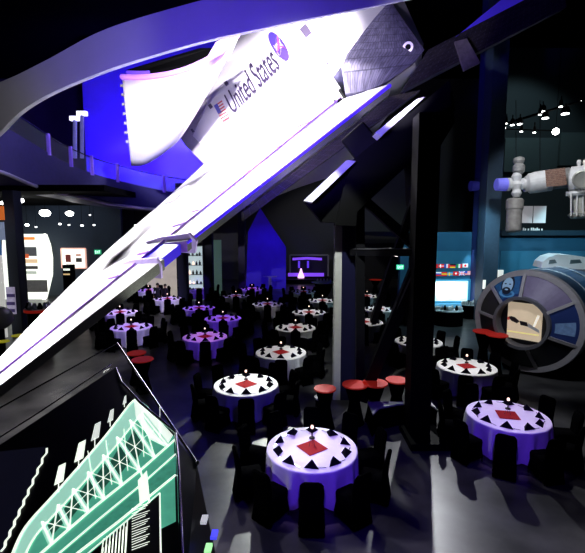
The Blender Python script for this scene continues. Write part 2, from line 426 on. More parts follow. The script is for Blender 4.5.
# radiator inside the bay, violet light put in as a glow
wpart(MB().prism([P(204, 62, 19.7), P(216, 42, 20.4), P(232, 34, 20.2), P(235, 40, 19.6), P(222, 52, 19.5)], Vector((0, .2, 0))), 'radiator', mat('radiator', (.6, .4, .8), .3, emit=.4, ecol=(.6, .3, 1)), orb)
wpart(MB().prism([P(126, 70, 22.9), P(200, 48, 21.5), P(212, 48, 21), P(204, 61, 20.9), P(165, 73, 22), P(126, 76, 23)], Vector((0, .3, 0))), 'bay_interior', BLACK, orb)
# aft fuselage with vertical tiles
quad = [P(386, 5, 17.2), P(333, 77, 16.35)]
bl = P(346, 98, 16.0); ar = [P(352, 98, 15.95), P(372, 92, 16.0), P(399, 75, 16.3)]; tr = P(424, 57, 17.0)
rows = []
for j in range(9):
    s_ = j/8; a = P(386, 5, 17.2).lerp(P(333, 77, 16.35), s_) if s_ < .85 else P(386, 5, 17.2).lerp(P(333, 77, 16.35), .85).lerp(bl, (s_-.85)/.15)
    e = P(388, 6, 17.4).lerp(tr, min(1, s_*1.25)) if s_ < .8 else tr.lerp(P(392, 80, 16.2), (s_-.8)/.2)
    mid = a.lerp(e, .5)
    row = []
    for i in range(9):
        u = i/8; p = a.lerp(e, u)+(CAM-a).normalized()*(.35*math.sin(PI*u)*s_)
        if j == 8: p = p+(P(372, 98, 16)-P(372, 92, 16))*math.sin(PI*u)*.8
        row.append(p)
    rows.append(row)
mb = MB(); mb.grid(rows); aft = wpart(mb, 'aft_fuselage', TILEA, orb)
mm = aft.modifiers.new('solid', 'SOLIDIFY'); mm.thickness = .2
M_ = Matrix.Translation(P(408, 47, 16.6)) @ (CAM-P(408, 47, 16.6)).to_track_quat('Z', 'Y').to_matrix().to_4x4()
wpart(MB().lathe([(.2, 0), (.2, .06), (.11, .07), (.11, 0)], 20, M=M_, cap=False), 'thruster_nozzle', mat('nozzle', (.8, .75, .7), .4, .5), aft)
wpart(MB().lathe([(.1, 0), (.1, .05)], 20, M=M_), 'thruster_core', BLACK, aft)
wpart(MB().tube([S(341, 92, .1), P(346, 99, 15.9), P(334, 102, 16.0)], .07), 'hinge_bracket', BLACK, orb)
# body flap / starboard trailing edge, dark tiles
def quadgrid(a, b, c, d, n=6):   # a-b top edge, d-c bottom
    return [[Vector(a).lerp(b, i/n).lerp(Vector(d).lerp(c, i/n), j/n) for i in range(n+1)] for j in range(n+1)]
mb = MB(); fl = quadgrid(P(424, 56, 17), P(555, -14, 19), P(560, 12, 19), P(398, 96, 16.4), 10); mb.grid(fl)
flap = wpart(mb, 'body_flap', TILED, orb); flap.modifiers.new('solid', 'SOLIDIFY').thickness = .35
mb = MB(); mb.grid(quadgrid(P(452, 40, 17.2), P(520, -14, 18.6), P(545, -6, 18.8), P(462, 36, 17.4)));
ff = wpart(mb, 'starboard_wing_edge', mat('blue_lit_felt', (.12, .08, .6), .6, emit=.22, ecol=(.1, .05, 1)), orb); ff.modifiers.new('solid', 'SOLIDIFY').thickness = .2  # white felt edge, blue light painted as colour and glow
mb = MB(); mb.grid(quadgrid(P(454, 43, 16.9), P(466, 40, 16.9), P(479, 64, 16.8), P(463, 72, 16.7))); wpart(mb, 'flap_lit_patch', mat('lit_flap_tan', (.42, .38, .32), .5, noise=.35), orb).modifiers.new('solid', 'SOLIDIFY').thickness = .1  # lit patch of the dark tiles, painted as a paler plate
# dark lower surface between elevon edge and beam
mb = MB(); mb.grid(quadgrid(TEr+DN*.42, TEr.lerp(TEt, ta*.8)+DN*.38, TEr.lerp(TEt, ta*.8)+DN*.6, P(420, 90, 15.6), 12)); wpart(mb, 'lower_elevon_skin', TILED, orb).modifiers.new('solid', 'SOLIDIFY').thickness = .1
# windows / vents
for q in ([(300, 30), (306, 24), (312, 33), (306, 38)], [(317, 15), (323, 12), (325, 17), (321, 19)], [(325, 62), (327, 61), (329, 64), (327.5, 65)], [(224, 83), (227, 81), (229, 84), (226.5, 86.5)], [(208.5, 106), (211, 104), (213, 107), (210.5, 109)], [(191, 130), (193, 129), (195, 132), (193, 133)]):
    wpart(MB().prism([S(x, y, .05) for x, y in q], -fn*.06), 'vent', mat('vent_dark', (.12, .1, .16), .6), fus)
# lettering
LET = mat('lettering_dark', (.055, .04, .09), .6)
def uvmap(o, bx, by, ex, ey, u0, u1):
    def f(u, v):
        x = o[0]+(ex-bx)*u; y = o[1]+(ey-by)*u
        ux = u0[0]*(1-u)+u1[0]*u; uy = u0[1]*(1-u)+u1[1]*u
        return S(x+ux*v, y+uy*v, .06)
    return f
f = uvmap((233.5, 115.5), 233.5, 115.5, 281, 68.5, (-9.5, -19), (-14, -25))
vs, fs = text_mesh('United States'); W_ = max(v.x for v in vs)
mb = MB(); mb.add([f(v.x/W_, v.y/.70) for v in vs], fs)
wpart(mb, 'lettering', LET, fus)
# a bolder pass
mb = MB(); mb.add([f(v.x/W_+.006, v.y/.70)+fn*.004 for v in vs], fs); wpart(mb, 'lettering_weight', LET, fus)
# flag on the side
fc = [(214.7, 106.5), (222.6, 101), (230.5, 118.5), (223.3, 122.7)]   # canton corner, top, far, bottom
def FQ(u, v, o=.06):
    a = (fc[0][0]*(1-u)+fc[3][0]*u, fc[0][1]*(1-u)+fc[3][1]*u); b_ = (fc[1][0]*(1-u)+fc[2][0]*u, fc[1][1]*(1-u)+fc[2][1]*u)
    return S(a[0]*(1-v)+b_[0]*v, a[1]*(1-v)+b_[1]*v, o)
mb = MB(); 
for k in range(13):
    mb.cur = 0 if k % 2 == 0 else 1; mb.flat([FQ(k/13, 0), FQ(k/13, 1), FQ((k+1)/13, 1), FQ((k+1)/13, 0)])
mb.cur = 2; mb.flat([FQ(0, 0, .07), FQ(0, .42, .07), FQ(.52, .42, .07), FQ(.52, 0, .07)])
wpart(mb, 'flag_marking', [mat('flag_red', (.6, .12, .14), .6), WHITE, mat('flag_blue', (.15, .15, .5), .6)], fus)
# round agency emblem
ec = (279.3, 47); ea = Vector((9.0, 13.6)); eb = Vector((5.2, -3.4))
def EM(u, v, o=.06): return S(ec[0]+eb.x*u-ea.x*v, ec[1]+eb.y*u-ea.y*v, o)
mb = MB(); mb.flat([EM(math.cos(2*PI*k/32), math.sin(2*PI*k/32)) for k in range(32)])
wpart(mb, 'emblem_disc', mat('emblem_blue', (.10, .06, .5), .6), fus)
vs, fs = text_mesh('NASA'); W_ = max(v.x for v in vs)
mb = MB(); mb.add([EM((v.x/W_-.5)*1.35, (v.y/.7-.5)*.42, .08) for v in vs], fs)
wpart(mb, 'emblem_letters', WHITE, fus)
mb = MB()
for k in range(24):
    a0, a1 = 2*PI*k/24, 2*PI*(k+1)/24; r = lambda a, s: EM(.78*math.cos(a)*s+.1*math.sin(a), .34*math.sin(a)*s+.4*math.cos(a), .075)
    mb.flat([r(a0, 1), r(a1, 1), r(a1, .93), r(a0, .93)])
mb.cur = 1; mb.flat([EM(-.9, -.35, .085), EM(.1, .12, .085), EM(.95, .75, .085), EM(.2, -.02, .085)]); mb.flat([EM(-.9, -.35, .085), EM(.2, -.02, .085), EM(.9, -.45, .085), EM(.2, -.12, .085)])
wpart(mb, 'emblem_swoosh', [WHITE, mat('swoosh_red', (.55, .1, .25), .6)], fus)

# ================================================================== SUPPORT STRUCTURE
supp = empty('support_frame', (atz(345, 405, 0).x, 12, 0), 'black steel support frame with two columns, cross braces and slanting top beam', 'frame')
Yc = 12.0; x0 = aty(341.5, 300, Yc).x; x1 = aty(355, 300, Yc).x; zt1 = aty(338, 190, Yc).z
xl = aty(334.5, 300, Yc).x
LIT = mat('lit_grey_steel', (.5, .5, .48), .6, noise=.12)  # lit copy of the frame steel, light painted as paler grey
wpart(MB().box(x0, x1+.12, Yc, Yc+.45, 0, aty(345, 215, Yc).z), 'column', STEELB, supp)
wpart(MB().prism([(xl, Yc+.02, 0), (xl, Yc+.02, aty(335, 226, Yc).z), ((xl+x0)/2, Yc+.02, aty(335, 221, Yc).z), (x0, Yc+.02, aty(335, 228, Yc).z), (x0, Yc+.02, 0)], (0, .4, 0)), 'column_lit_side', LIT, supp)
Y2 = 9.6; a = aty(413.5, 300, Y2).x; b_ = aty(435, 300, Y2).x
wpart(MB().box(a, b_, Y2, Y2+.5, 0, aty(425, 112, Y2).z), 'column', BLACK, supp)
wpart(MB().box(aty(405, 440, Y2).x, aty(449, 440, Y2).x, Y2-.5, Y2+.55, 0, .16), 'base_plate', BLACK, supp)
wpart(MB().prism([P(416.5, 183, 10.3), P(424, 186, 10.3), P(425, 232, 10.3), P(418, 244, 10.3)], (0, .1, 0)), 'gusset_plate', mat('gusset_grey', (.3, .3, .3), .5), supp)
def brace(p, q, wpx, m=STEEL, nm='brace'):
    wd = wpx*11/F; wpart(MB().bar(P(*p), P(*q), wd, .18, upv=(0, 1, 0)), nm, m, supp)
brace((352, 252, 11.8), (420, 252, 9.8), 7)
brace((360, 205, 11.6), (360, 400, 11.6), 9)
brace((395, 256, 10.6), (373, 322, 11.2), 6)
brace((421, 256, 9.9), (362, 400, 11.5), 11)
brace((364, 200, 11.6), (420, 250, 9.9), 9)
brace((420, 185, 9.9), (396, 254, 10.6), 7)
wpart(MB().bar(P(353, 249, 11.6), P(417, 249, 9.7), .02, .03), 'brace_lit_edge', mat('edge_dim', (.06, .06, .07), .5), supp)  # light along the brace edges painted as paler bars
wpart(MB().bar(P(418, 262, 9.8), P(369, 370, 11.2), .03, .03), 'brace_lit_edge', mat('edge_grey', (.2, .2, .22), .5), supp)
# top beam
def beam(a, b, lo, m, ml):
    # a,b: two points of the lit upper edge; lo: downward offset vector in metres (front face)
    A = P(*a); B = P(*b); back = Vector((0, .9, .15))
    wpart(MB().hexa([A, B, B+lo, A+lo], [A+back, B+back, B+back+lo, A+back+lo]), 'top_beam', m, supp)
lo = Vector((.35, .1, -1.05))
wpart(MB().prism([aty(x, y, 11.3) for x, y in ((304, 201), (355, 158), (450, 80), (455, 110), (395, 160), (336, 223), (322, 222))], (0, .6, 0)), 'top_beam', BLACK, supp)
d = (P(450, 78, 11.2)-P(304, 202, 13.0)).normalized()
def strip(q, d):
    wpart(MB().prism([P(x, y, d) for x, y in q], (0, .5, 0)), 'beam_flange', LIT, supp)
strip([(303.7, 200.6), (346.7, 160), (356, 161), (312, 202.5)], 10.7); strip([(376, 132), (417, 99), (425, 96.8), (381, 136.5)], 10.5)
A = P(362, 144, 12.0)
wpart(MB().bar(P(352, 155, 12.1), P(374, 136, 11.9), .75, .9), 'beam_clamp', BLACK, supp, bevel=.05)
# heavy head over the columns
wpart(MB().prism([aty(x, y, 11.15) for x, y in ((336, 225), (345, 180), (356, 161), (395, 128), (450, 92), (455, 122), (438, 150), (438, 205), (412, 205), (410, 163), (372, 198), (357, 212), (356, 226))], (0, .6, 0)), 'beam_gusset', BLACK, supp)

# ================================================================== TABLES
def cloth_mesh(seed):
    rnd = random.Random(seed); mb = MB(); n = 80; rows = []
    ph = rnd.random()*6
    for (fr, z, amp) in ((0, .765, 0), (.5, .765, 0), (.865, .765, 0), (.885, .76, 0), (.893, .73, .004), (.893, .6, .028), (.893, .4, .045), (.89, .2, .055), (.89, .06, .06)):
        row = []
        for k in range(n+1):
            a = 2*PI*k/n; q = math.sin(a*14+ph)+.5*math.sin(a*23+ph*2); r = fr+amp*q
            row.append((r*math.cos(a), r*math.sin(a), z))
        rows.append(row)
    mb.grid(rows); return mb
def chair_parts(parent):
    # one fitted cover: seat block with skirt, tall rounded back
    def sect(z, x, y0, y1, n=6):
        pts = []
        for (cx, cy, a0) in ((x-.05, y1-.05, 0), (-x+.05, y1-.05, 90), (-x+.05, y0+.05, 180), (x-.05, y0+.05, 270)):
            for k in range(n): a = math.radians(a0+90*k/(n-1)); pts.append((cx+.05*math.cos(a), cy+.05*math.sin(a), z))
        return pts
    def loft(secs):
        mb = MB(); n = len(secs[0])
        for s_ in secs: mb.v += [Vector(p) for p in s_]
        for i in range(len(secs)-1):
            for k in range(n): mb.f.append([i*n+k, i*n+(k+1) % n, (i+1)*n+(k+1) % n, (i+1)*n+k])
        mb.f += [list(range(n-1, -1, -1)), [(len(secs)-1)*n+k for k in range(n)]]; mb.mi = [0]*len(mb.f); return mb
    seat = loft([sect(.10, .225, -.25, .235), sect(.3, .2, -.22, .21), sect(.44, .205, -.22, .22), sect(.48, .195, -.21, .21)])
    back = loft([sect(.04, .22, -.33, -.2), sect(.45, .195, -.27, -.18), sect(.75, .205, -.30, -.21), sect(.9, .195, -.325, -.245), sect(.95, .15, -.33, -.26)])
    return seat, back
seatMB, backMB = chair_parts(None)
leg_me = None
proto = empty('banquet_chair', (0, 0, 0), 'x', 'chair')
seatMB.build('seat', SPANDEX, proto, smooth=True); backMB.build('backrest', SPANDEX, proto, smooth=True)
for sx in (-1, 1):
    for sy in (-.27, .2):
        MB().lathe([(.02, 0), (.018, .12)], 8, (sx*.2, sy, 0)).build('leg', mat('chair_leg', (.05, .05, .05), .4, .6), proto)
sim = MB()
for q in (seatMB, backMB): sim.add(q.v, q.f)
for sx in (-1, 1):
    for sy in (-.27, .2): sim.lathe([(.02, 0), (.018, .12)], 6, (sx*.2, sy, 0))
protoS = sim.build('banquet_chair', SPANDEX, smooth=True)
# napkin: folded standing triangle
nk = MB(); nk.add([(-.14, -.07, 0), (.14, -.07, 0), (0, .09, 0), (0, .01, .135), (-.05, .03, .0), (.05, .03, 0)], [(0, 1, 3), (1, 5, 3), (5, 2, 3), (2, 4, 3), (4, 0, 3), (0, 4, 2, 5, 1)])
protoN = nk.build('folded_napkin', NAPK)
# mat
mt = MB().box(-.22, .22, -.22, .22, 0, .006); protoM = mt.build('red_mat', RED)
# lamp centrepiece
protoC = empty('table_candle', (0, 0, 0), 'x', 'candle')
MB().lathe([(.06, 0), (.06, .015), (.012, .02), (.012, .2)], 16).build('stem', BLACK, protoC)
MB().lathe([(.015, .2), (.03, .21), (.035, .24), (.025, .27), (.005, .28)], 16).build('globe', CANDLE, protoC, smooth=True)
# menu stand (thin wire easel)
protoW = MB().tube([(-.06, 0, .004), (0, .02, .24), (.06, 0, .004)], .005, 5).tube([(.0, .02, .24), (0, .12, .004)], .005, 5).build('wire_stand', mat('wire_dark', (.12, .1, .12), .4, .6))
protoK = MB().box(-.008, .008, -.1, .1, 0, .004).box(-.011, .011, .0, .09, .002, .006).build('table_knife', CHROME)
protoG = None
# table under the cloth
protoT = empty('round_table', (0, 0, 0), 'x', 'table')
MB().lathe([(.86, .72), (.865, .745)], 40).build('tabletop', mat('plywood', (.3, .2, .1), .6), protoT)
for k in range(4):
    a = PI/4+k*PI/2; MB().lathe([(.02, 0), (.02, .72)], 8, (.55*math.cos(a), .55*math.sin(a), 0)).build('leg', STEEL, protoT)

TABLES = [   # matx, maty, lit, desc, detail
 (312, 447.5, 'A', 'the nearest centre table', 2),
 (507.5, 415, 'A', 'the nearest right-hand table', 2),
 (246, 384, 'w', 'the white table left of nearest', 2),
 (466.5, 366, 'w', 'the second right-hand table', 1),
 (281, 352, 'w', 'the centre table third from front', 1),
 (295.5, 327.3, 'w', 'the centre table fourth from front', 1),
 (309, 312, 'w', 'the centre table fifth from front', 1),
 (322.5, 300.3, 'w', 'the centre table sixth from front', 1),
 (303.4, 291.5, 'd', 'the dim table nearest the stage', 0),
 (267.5, 303.8, 'm', 'the pale table before the blue panel', 0),
 (252, 288.6, 'v', 'the violet table under the blue panel', 0),
 (236, 295.8, 'm', 'the small pale violet far table', 0),
 (223, 318, 'v', 'the violet table mid-left, second nearest', 1),
 (205, 336.4, 'p', 'the pink-violet table mid-left', 1),
 (199, 307.8, 'v', 'the violet table third mid-left', 0),
 (131.3, 326.5, 'v', 'the violet table below the wing', 1),
 (120, 312, 'v', 'the violet table partly behind the wing', 0),
 (167.4, 298.5, 'v', 'the violet table under the elevon gap', 0),
 (148.5, 290, 'v', 'the farthest violet table left', 0),
 (199, 288.2, 'v', 'the violet table before the display shelves', 0),
 (367, 295.8, 'w', 'the white table behind the braces, farthest', 0),
 (379, 308.7, 'w', 'the white table behind the slanting brace', 0),
 (364, 321.6, 'w', 'the white table beside the black column', 0),
 (418.5, 341, 'w', 'the white table behind the right column', 1)]
SEATS = ['near', 'near right', 'right near', 'right far', 'far right', 'far', 'far left', 'left far', 'left near', 'near left']
cen = [atz(t[0], t[1], .77) for t in TABLES]
placed = []
first = {'c': True}
def put(proto, loc, rz, label, group, cat):
    o = copy_tree(proto); o.location = loc; o.rotation_euler = (0, 0, rz); tag(o, label, cat, group); return o
for ti, (px, py, lit, desc, det) in enumerate(TABLES):
    c = cen[ti]; g0 = desc
    put(protoT, (c.x, c.y, 0), .3*ti, 'round banquet table hidden under the white cloth of '+desc, None, 'table')
    cl = cloth_mesh(ti).build('tablecloth', CLOTH, smooth=True); cl.location = (c.x, c.y, 0); cl.rotation_euler = (0, 0, ti*.7)
    colr = {'A': 'violet-lit', 'w': 'white', 'v': 'violet-lit', 'p': 'pink-violet-lit', 'm': 'pale violet', 'd': 'dim'}[lit]
    tag(cl, colr+' round tablecloth draped over '+desc, 'tablecloth')
    toc = math.atan2(-c.y, -c.x)       # direction towards the viewpoint
    put(protoM, (c.x, c.y, .772), toc+PI/2+PI/4+(-.12 if ti != 1 else -.5), 'square red mat in the middle of '+desc, None, 'mat')
    dv = Vector((-math.cos(toc), -math.sin(toc), 0))
    put(protoC, (c.x+dv.x*.38, c.y+dv.y*.38, .77), 0, 'small glowing candle lamp on '+desc, None, 'candle')
    if det: put(protoW, (c.x, c.y, .779), toc+PI/2, 'thin wire stand on the mat of '+desc, None, 'stand')
    for k in range(10):
        a = toc+2*PI*k/10+(.0 if ti != 0 else .0)
        ph = Vector((math.cos(a), math.sin(a), 0))
        put(protoN, c+Vector((ph.x*.67, ph.y*.67, .0)), a+PI/2+random.uniform(-.25, .25), 'black folded napkin, %s place of %s' % (SEATS[k], desc), None, 'napkin')
        if det == 2:
            q = c+Vector((math.cos(a+.22)*.72, math.sin(a+.22)*.72, .002)); put(protoK, q, a+PI/2+PI/2, 'silver knife, %s place of %s' % (SEATS[k], desc), None, 'knife')
        R_ = 1.185+random.uniform(-.02, .05)
        p = Vector((c.x+ph.x*R_, c.y+ph.y*R_, 0))
        if any((p-q).length < .52 for q in placed): continue
        if any((p-Vector((q.x, q.y, 0))).length < 1.15 for j, q in enumerate(cen) if j != ti): continue
        placed.append(p)
        put(proto if det == 2 else protoS, p, a+PI/2, 'black covered chair, %s seat of %s' % (SEATS[k], desc), 'banquet chairs around the round tables', 'chair')
    # light over every table
    P_ = {'A': (190, (.68, .46, 1)), 'w': (190, WARM), 'v': (250, (.4, .14, 1)), 'p': (230, (.75, .3, 1)), 'm': (90, (.65, .5, 1)), 'd': (22, (.45, .4, 1))}[lit]
    spot('table_spot', (c.x, c.y+.5, 4.3), (c.x, c.y, .75), P_[0]*1.15, P_[1], 33, .05, .35)
    if lit in 'Avp': # violet wash on the cloth skirt from the viewer's side
        s_ = Vector((c.x, c.y, 0))+Vector((math.cos(toc), math.sin(toc), 0))*4.5
        spot('skirt_spot', (s_.x, s_.y, 3.2), (c.x, c.y, .55), 230, (.2, .06, 1), 26, .05, .5)
def remove_tree(o):
    for ch in list(o.children): remove_tree(ch)
    bpy.data.objects.remove(o)
for o in (proto, protoS, protoN, protoM, protoC, protoW, protoK, protoT): remove_tree(o)

# ---------------------------------------------------------------- red cocktail tables
def cocktail(px, py, z, r, label, rz=0, glow=True):
    c = atz(px, py, z); t = empty('cocktail_table', (c.x, c.y, 0), label, 'table', 'red topped cocktail tables')
    MB().lathe([(r, z-.035), (r, z)], 28).build('tabletop', REDTOP, t)
    MB().lathe([(.26, 0), (.2, .25), (.14, z*.55), (r*.8, z-.06), (r*.97, z-.036)], 24).build('cover', SPANDEX, t, smooth=True)
    return t
cocktail(397, 379.5, 1.05, .3, 'red topped cocktail table nearest the right column, rightmost of three')
cocktail(375, 382.5, 1.05, .33, 'red topped cocktail table behind the slanting brace, middle of three')
cocktail(355, 384, 1.05, .33, 'red topped cocktail table right beside the black column')
cocktail(325, 388, 1.05, .28, 'red topped cocktail table just left of the black column')
cocktail(136.5, 352.5, 1.05, .3, 'red topped cocktail table by the display case, the farther one')
cocktail(142.5, 359, 1.05, .33, 'red topped cocktail table by the display case, the nearer one')
cocktail(375.5, 279.5, 1.1, .5, 'red topped high table far back against the dark wall')
cocktail(484, 331, 1.42, .38, 'red topped cocktail table left of the round module, left one')
cocktail(497, 334.5, 1.45, .36, 'red topped cocktail table left of the round module, right one')
c = atz(324, 282, 1.1); t = empty('cocktail_table', (c.x, c.y, 0), 'white topped high table far back right of the stage', 'table')
MB().lathe([(.95, 1.06), (.95, 1.1)], 28).build('tabletop', CLOTH, t); MB().lathe([(.3, 0), (.8, 1.06)], 24).build('cover', SPANDEX, t)
for i in range(5):
    q = (c.x-.5+i*.25, c.y, 1.1); tag(MB().lathe([(.05, 0), (.08, .1), (.06, .2), (.03, .26)], 10).build('glass_jar', WHITE, loc=None), 'small white jar on the far high table', 'jar', 'jars on the far high table').location = q
# round stool and curved white barrier near the column
c = atz(323, 397, .75); t = empty('round_stool', (c.x, c.y, 0), 'dark round stool with pale ring top left of the column', 'stool')
MB().lathe([(.1, .72), (.1, .76), (.22, .76), (.22, .72)], 28, cap=False).build('ring_top', GREY, t); MB().lathe([(.2, 0), (.2, .72)], 24).build('body', SPANDEX, t)
a = P(376, 412, 9.6); zb = a.z
t = empty('barrier_table', (a.x+.5, a.y, 0), 'black bench table with pale curved edge behind the right column', 'table')
tp = [P(374, 412, 9.8), P(381, 407, 10.1), P(410, 403, 10.4), P(430, 406, 10.2), P(440, 413, 9.8)]
zz = .62; tp = [atz(x, y, zz) for x, y in ((373, 414), (379, 408), (398, 404), (415, 403), (430, 404), (438, 410))]
bk = [p+Vector((0, .75, 0)) for p in reversed(tp)]
mb = MB().prism(tp+[Vector((p.x, tp[2].y+.16, p.z)) for p in (tp[5], tp[0])], (0, 0, -.04)); wpart(mb, 'tabletop', mat('pale_top', (.5, .52, .5), .5), t)
wpart(MB().prism([p+Vector((0, .06, -.04)) for p in tp]+[Vector((p.x, tp[2].y+.14, zz-.04)) for p in (tp[5], tp[0])], (0, 0, -.57)), 'skirt', SPANDEX, t)

# ================================================================== STAGE AND BACK
SY = 41.5
def rect(pxa, pya, pxb, pyb, Y): a = aty(pxa, pya, Y); b_ = aty(pxb, pyb, Y); return a.x, b_.x, b_.z, a.z
x0, x1, z0, z1 = rect(290, 255, 328, 276, SY)
t = empty('stage_screen', ((x0+x1)/2, SY, z0), 'wide dark screen with violet glow at the back stage', 'screen')
wpart(MB().box(x0, x1, SY, SY+.2, z0, z1), 'panel', mat('screen_dark', (.02, .015, .05), .4), t)
mb = MB()
for a_, b2 in (((x0, z1), (x1, z1)), ((x1, z1), (x1, z0)), ((x0, z0), (x0, z1))): mb.bar((a_[0], SY-.05, a_[1]), (b2[0], SY-.05, b2[1]), .15, .15)
wpart(mb, 'frame', GREY, t)
VG = mat('violet_glow', (.3, .15, .9), .5, emit=.6, ecol=(.3, .1, 1), noise=.3, scale=2)
mb = MB(); xs0, xs1, zs0, zs1 = rect(292.5, 257, 322, 259.5, SY-.1)
mb.prism([(xs0+(xs1-xs0)*k/12, SY-.06, zs1-.25*math.sin(PI*k/12)*0+.0-abs(k-6)*.015) for k in range(13)]+[(xs1-(xs1-xs0)*k/12, SY-.06, zs0-abs(k-6)*.015) for k in range(13)], (0, .05, 0)); wpart(mb, 'light_strip', VG, t)
xs0, xs1, zs0, zs1 = rect(288, 273, 324, 276.5, SY-1)
wpart(MB().box(xs0, xs1, SY-1, SY-.9, zs0, zs1), 'stage_edge_glow', VG, t)
for px in (299, 308): xs0, xs1, zs0, zs1 = rect(px-1, 261, px+1, 268, SY-.1); wpart(MB().box(xs0, xs1, SY-.08, SY-.02, zs0, zs1), 'back_light', mat('violet_dim', (.2, .1, .9), .5, emit=.5, ecol=(.2, .08, 1)), t)
s0 = aty(286, 284, 40); s1 = aty(334, 284, 40)
tag(MB().box(s0.x, s1.x, 39.5, 41, 0, aty(300, 279, 40).z).build('stage_platform', BLACK, bevel=.03), 'low black stage platform in front of the violet screen', 'stage')
c = aty(301, 278, 40.2); zt_ = aty(301, 266, 40.2).z
tag(MB().lathe([(.32, 0), (.3, .2), (.14, .6), (.07, (zt_-c.z)*.8)], 14).build('draped_lectern', mat('pink_glow', (1, .6, .9), .6, emit=1.2, ecol=(1, .55, .95)), smooth=True), 'pale pink draped lectern standing on the far stage', 'lectern').location = (c.x, c.y, c.z)
# blue sail-like panel
mb = MB(); BY = 36
mb.prism([aty(x, y, BY) for x, y in ((246, 290), (248, 232), (260, 208), (273, 228), (286, 247), (286, 290))], (0, .3, 0))
tag(mb.build('blue_wall_panel', mat('sail_blue', (.1, .06, .7), .6, emit=.12, ecol=(.06, .01, 1), noise=.35, scale=.6)), 'tall blue lit panel with slanted top at the back', 'panel')
# dark bar counters in the back
x0 = aty(268, 290, 37).x; x1 = aty(286, 290, 37).x
tag(MB().box(x0, x1, 36.6, 37.2, 0, 1.15).box(x0-.1, x1+.1, 36.5, 37.3, 1.15, 1.22).build('bar_counter', STEEL), 'dark bar counter between blue panel and stage', 'counter')
x0 = aty(263, 285, 35).x; x1 = aty(277, 285, 35).x; 
tag(MB().box(x0, x1, 34.9, 35.2, 1.15, 1.22).bar(((x0+x1)/2, 35, 0), ((x0+x1)/2, 35, 1.15), .25).build('slim_podium', mat('violet_metal', (.3, .25, .6), .4, .3)), 'slim violet podium in front of the blue panel', 'podium')
# display shelves (bright) behind the left tables
def shelfunit(pxa, pxb, pya, pyb, Y, label):
    x0, x1, z0, z1 = rect(pxa, pya, pxb, pyb, Y); z0 = max(0, z0)
    t = empty('display_shelf', ((x0+x1)/2, Y, 0), label, 'shelf')
    wpart(MB().box(x0, x1, Y+.3, Y+.4, 0, z1), 'back_panel', mat('shelf_glow', (.5, .6, .62), .6, emit=.5, ecol=(.75, .9, .95), noise=.4, scale=1.5), t)
    for k in range(5):
        z = z0+.3+(z1-z0-.3)*k/4; wpart(MB().box(x0, x1, Y, Y+.3, z-.03, z), 'shelf_board', GREY, t)
    rnd = random.Random(int(pxa))
    for k in range(4):
        z = z0+.3+(z1-z0-.3)*k/4
        for i in range(4):
            x = x0+(x1-x0)*(i+.5)/4+rnd.uniform(-.05, .05); h = rnd.uniform(.15, .35); cc = rnd.choice([WHITE, CANDLE, GREY, mat('dark_item', (.08, .08, .1), .5)])
            tag(MB().lathe([(.07, 0), (.08, h*.6), (.03, h*.7), (.03, h)], 10).build('souvenir_bottle', cc), 'small souvenir standing on the far bright shelves', 'souvenir', 'souvenirs on the far shelves').location = (x, Y+.15, z)
shelfunit(187, 202, 246, 288, 30.6, 'bright display shelves between two dark columns')
x0, x1, z0, z1 = rect(147, 246, 178, 290, GY-.2)
tag(MB().box(x0, x1, GY-.5, GY-.4, 0, z1).box(x0, x1, GY-.55, GY-.5, z1-.4, z1).build('lit_backdrop', mat('beige_glow', (.7, .62, .55), .6, emit=.35, ecol=(.9, .8, .72), noise=.35, scale=1.2)), 'glowing beige backdrop behind the violet tables', 'backdrop')
x0, x1, z0, z1 = rect(213, 240, 222, 290, 33)
tag(MB().box(x0, x1, 33, 33.1, 0, z1).box(x0, x1, 32.95, 33, z1-.1, z1).build('green_backdrop', mat('green_glow', (.2, .3, .25), .6, emit=.08, ecol=(.4, .7, .6))), 'dim green backdrop right of the dark column', 'backdrop')
# white rounded exhibit with orange heading
EY = 30.5
ox, ox1, z0, z1 = rect(16, 234, 50, 292, EY)
t = empty('curved_exhibit', (ox, EY, 0), 'glowing white exhibit wall with curved right side and orange heading', 'exhibit')
pts = [aty(2, 234, EY), aty(44, 234, EY), aty(48, 245, EY), aty(50, 258, EY), aty(50, 275, EY), aty(47, 288, EY), aty(44, 300, EY), aty(2, 300, EY)]
wpart(MB().prism(pts, (0, .4, 0)), 'wall_panel', mat('exhibit_white', (.9, .92, .85), .6, emit=.9, ecol=(.95, 1, .9)), t)
wpart(MB().tube(pts[1:7], .12, 8), 'curved_edge', mat('exhibit_rim', (1, 1, .9), .5, emit=1.5, ecol=(1, 1, .9)), t)
def decal(px0, py0, px1, py1, Y, col, nm, parent, e=.5):
    x0, x1, z0, z1 = rect(px0, py0, px1, py1, Y); wpart(MB().box(x0, x1, Y-.04, Y, z0, z1), nm, mat(nm+str(col), col, .6, emit=e, noise=.25, scale=5), parent)
OR = (.9, .3, .08)
decal(17, 237, 35, 239.8, EY-.03, OR, 'heading_bar', t, .8)
decal(18, 247, 37, 256, EY-.03, (.3, .3, .3), 'photo_print', t, .2); decal(21, 254, 29, 258, EY-.06, (.9, .2, .08), 'photo_print', t, .5)
decal(17, 259, 38, 263, EY-.03, (.95, .7, .45), 'text_block', t, .6); decal(21, 266, 38, 269, EY-.03, (.25, .22, .2), 'text_block', t, .15); decal(18, 271, 37, 274, EY-.03, (.7, .75, .65), 'text_block', t, .5)
# items in the lower part of exhibit
decal(17, 280, 48, 292, EY-.3, (.35, .33, .3), 'display_plinth', t, .15)
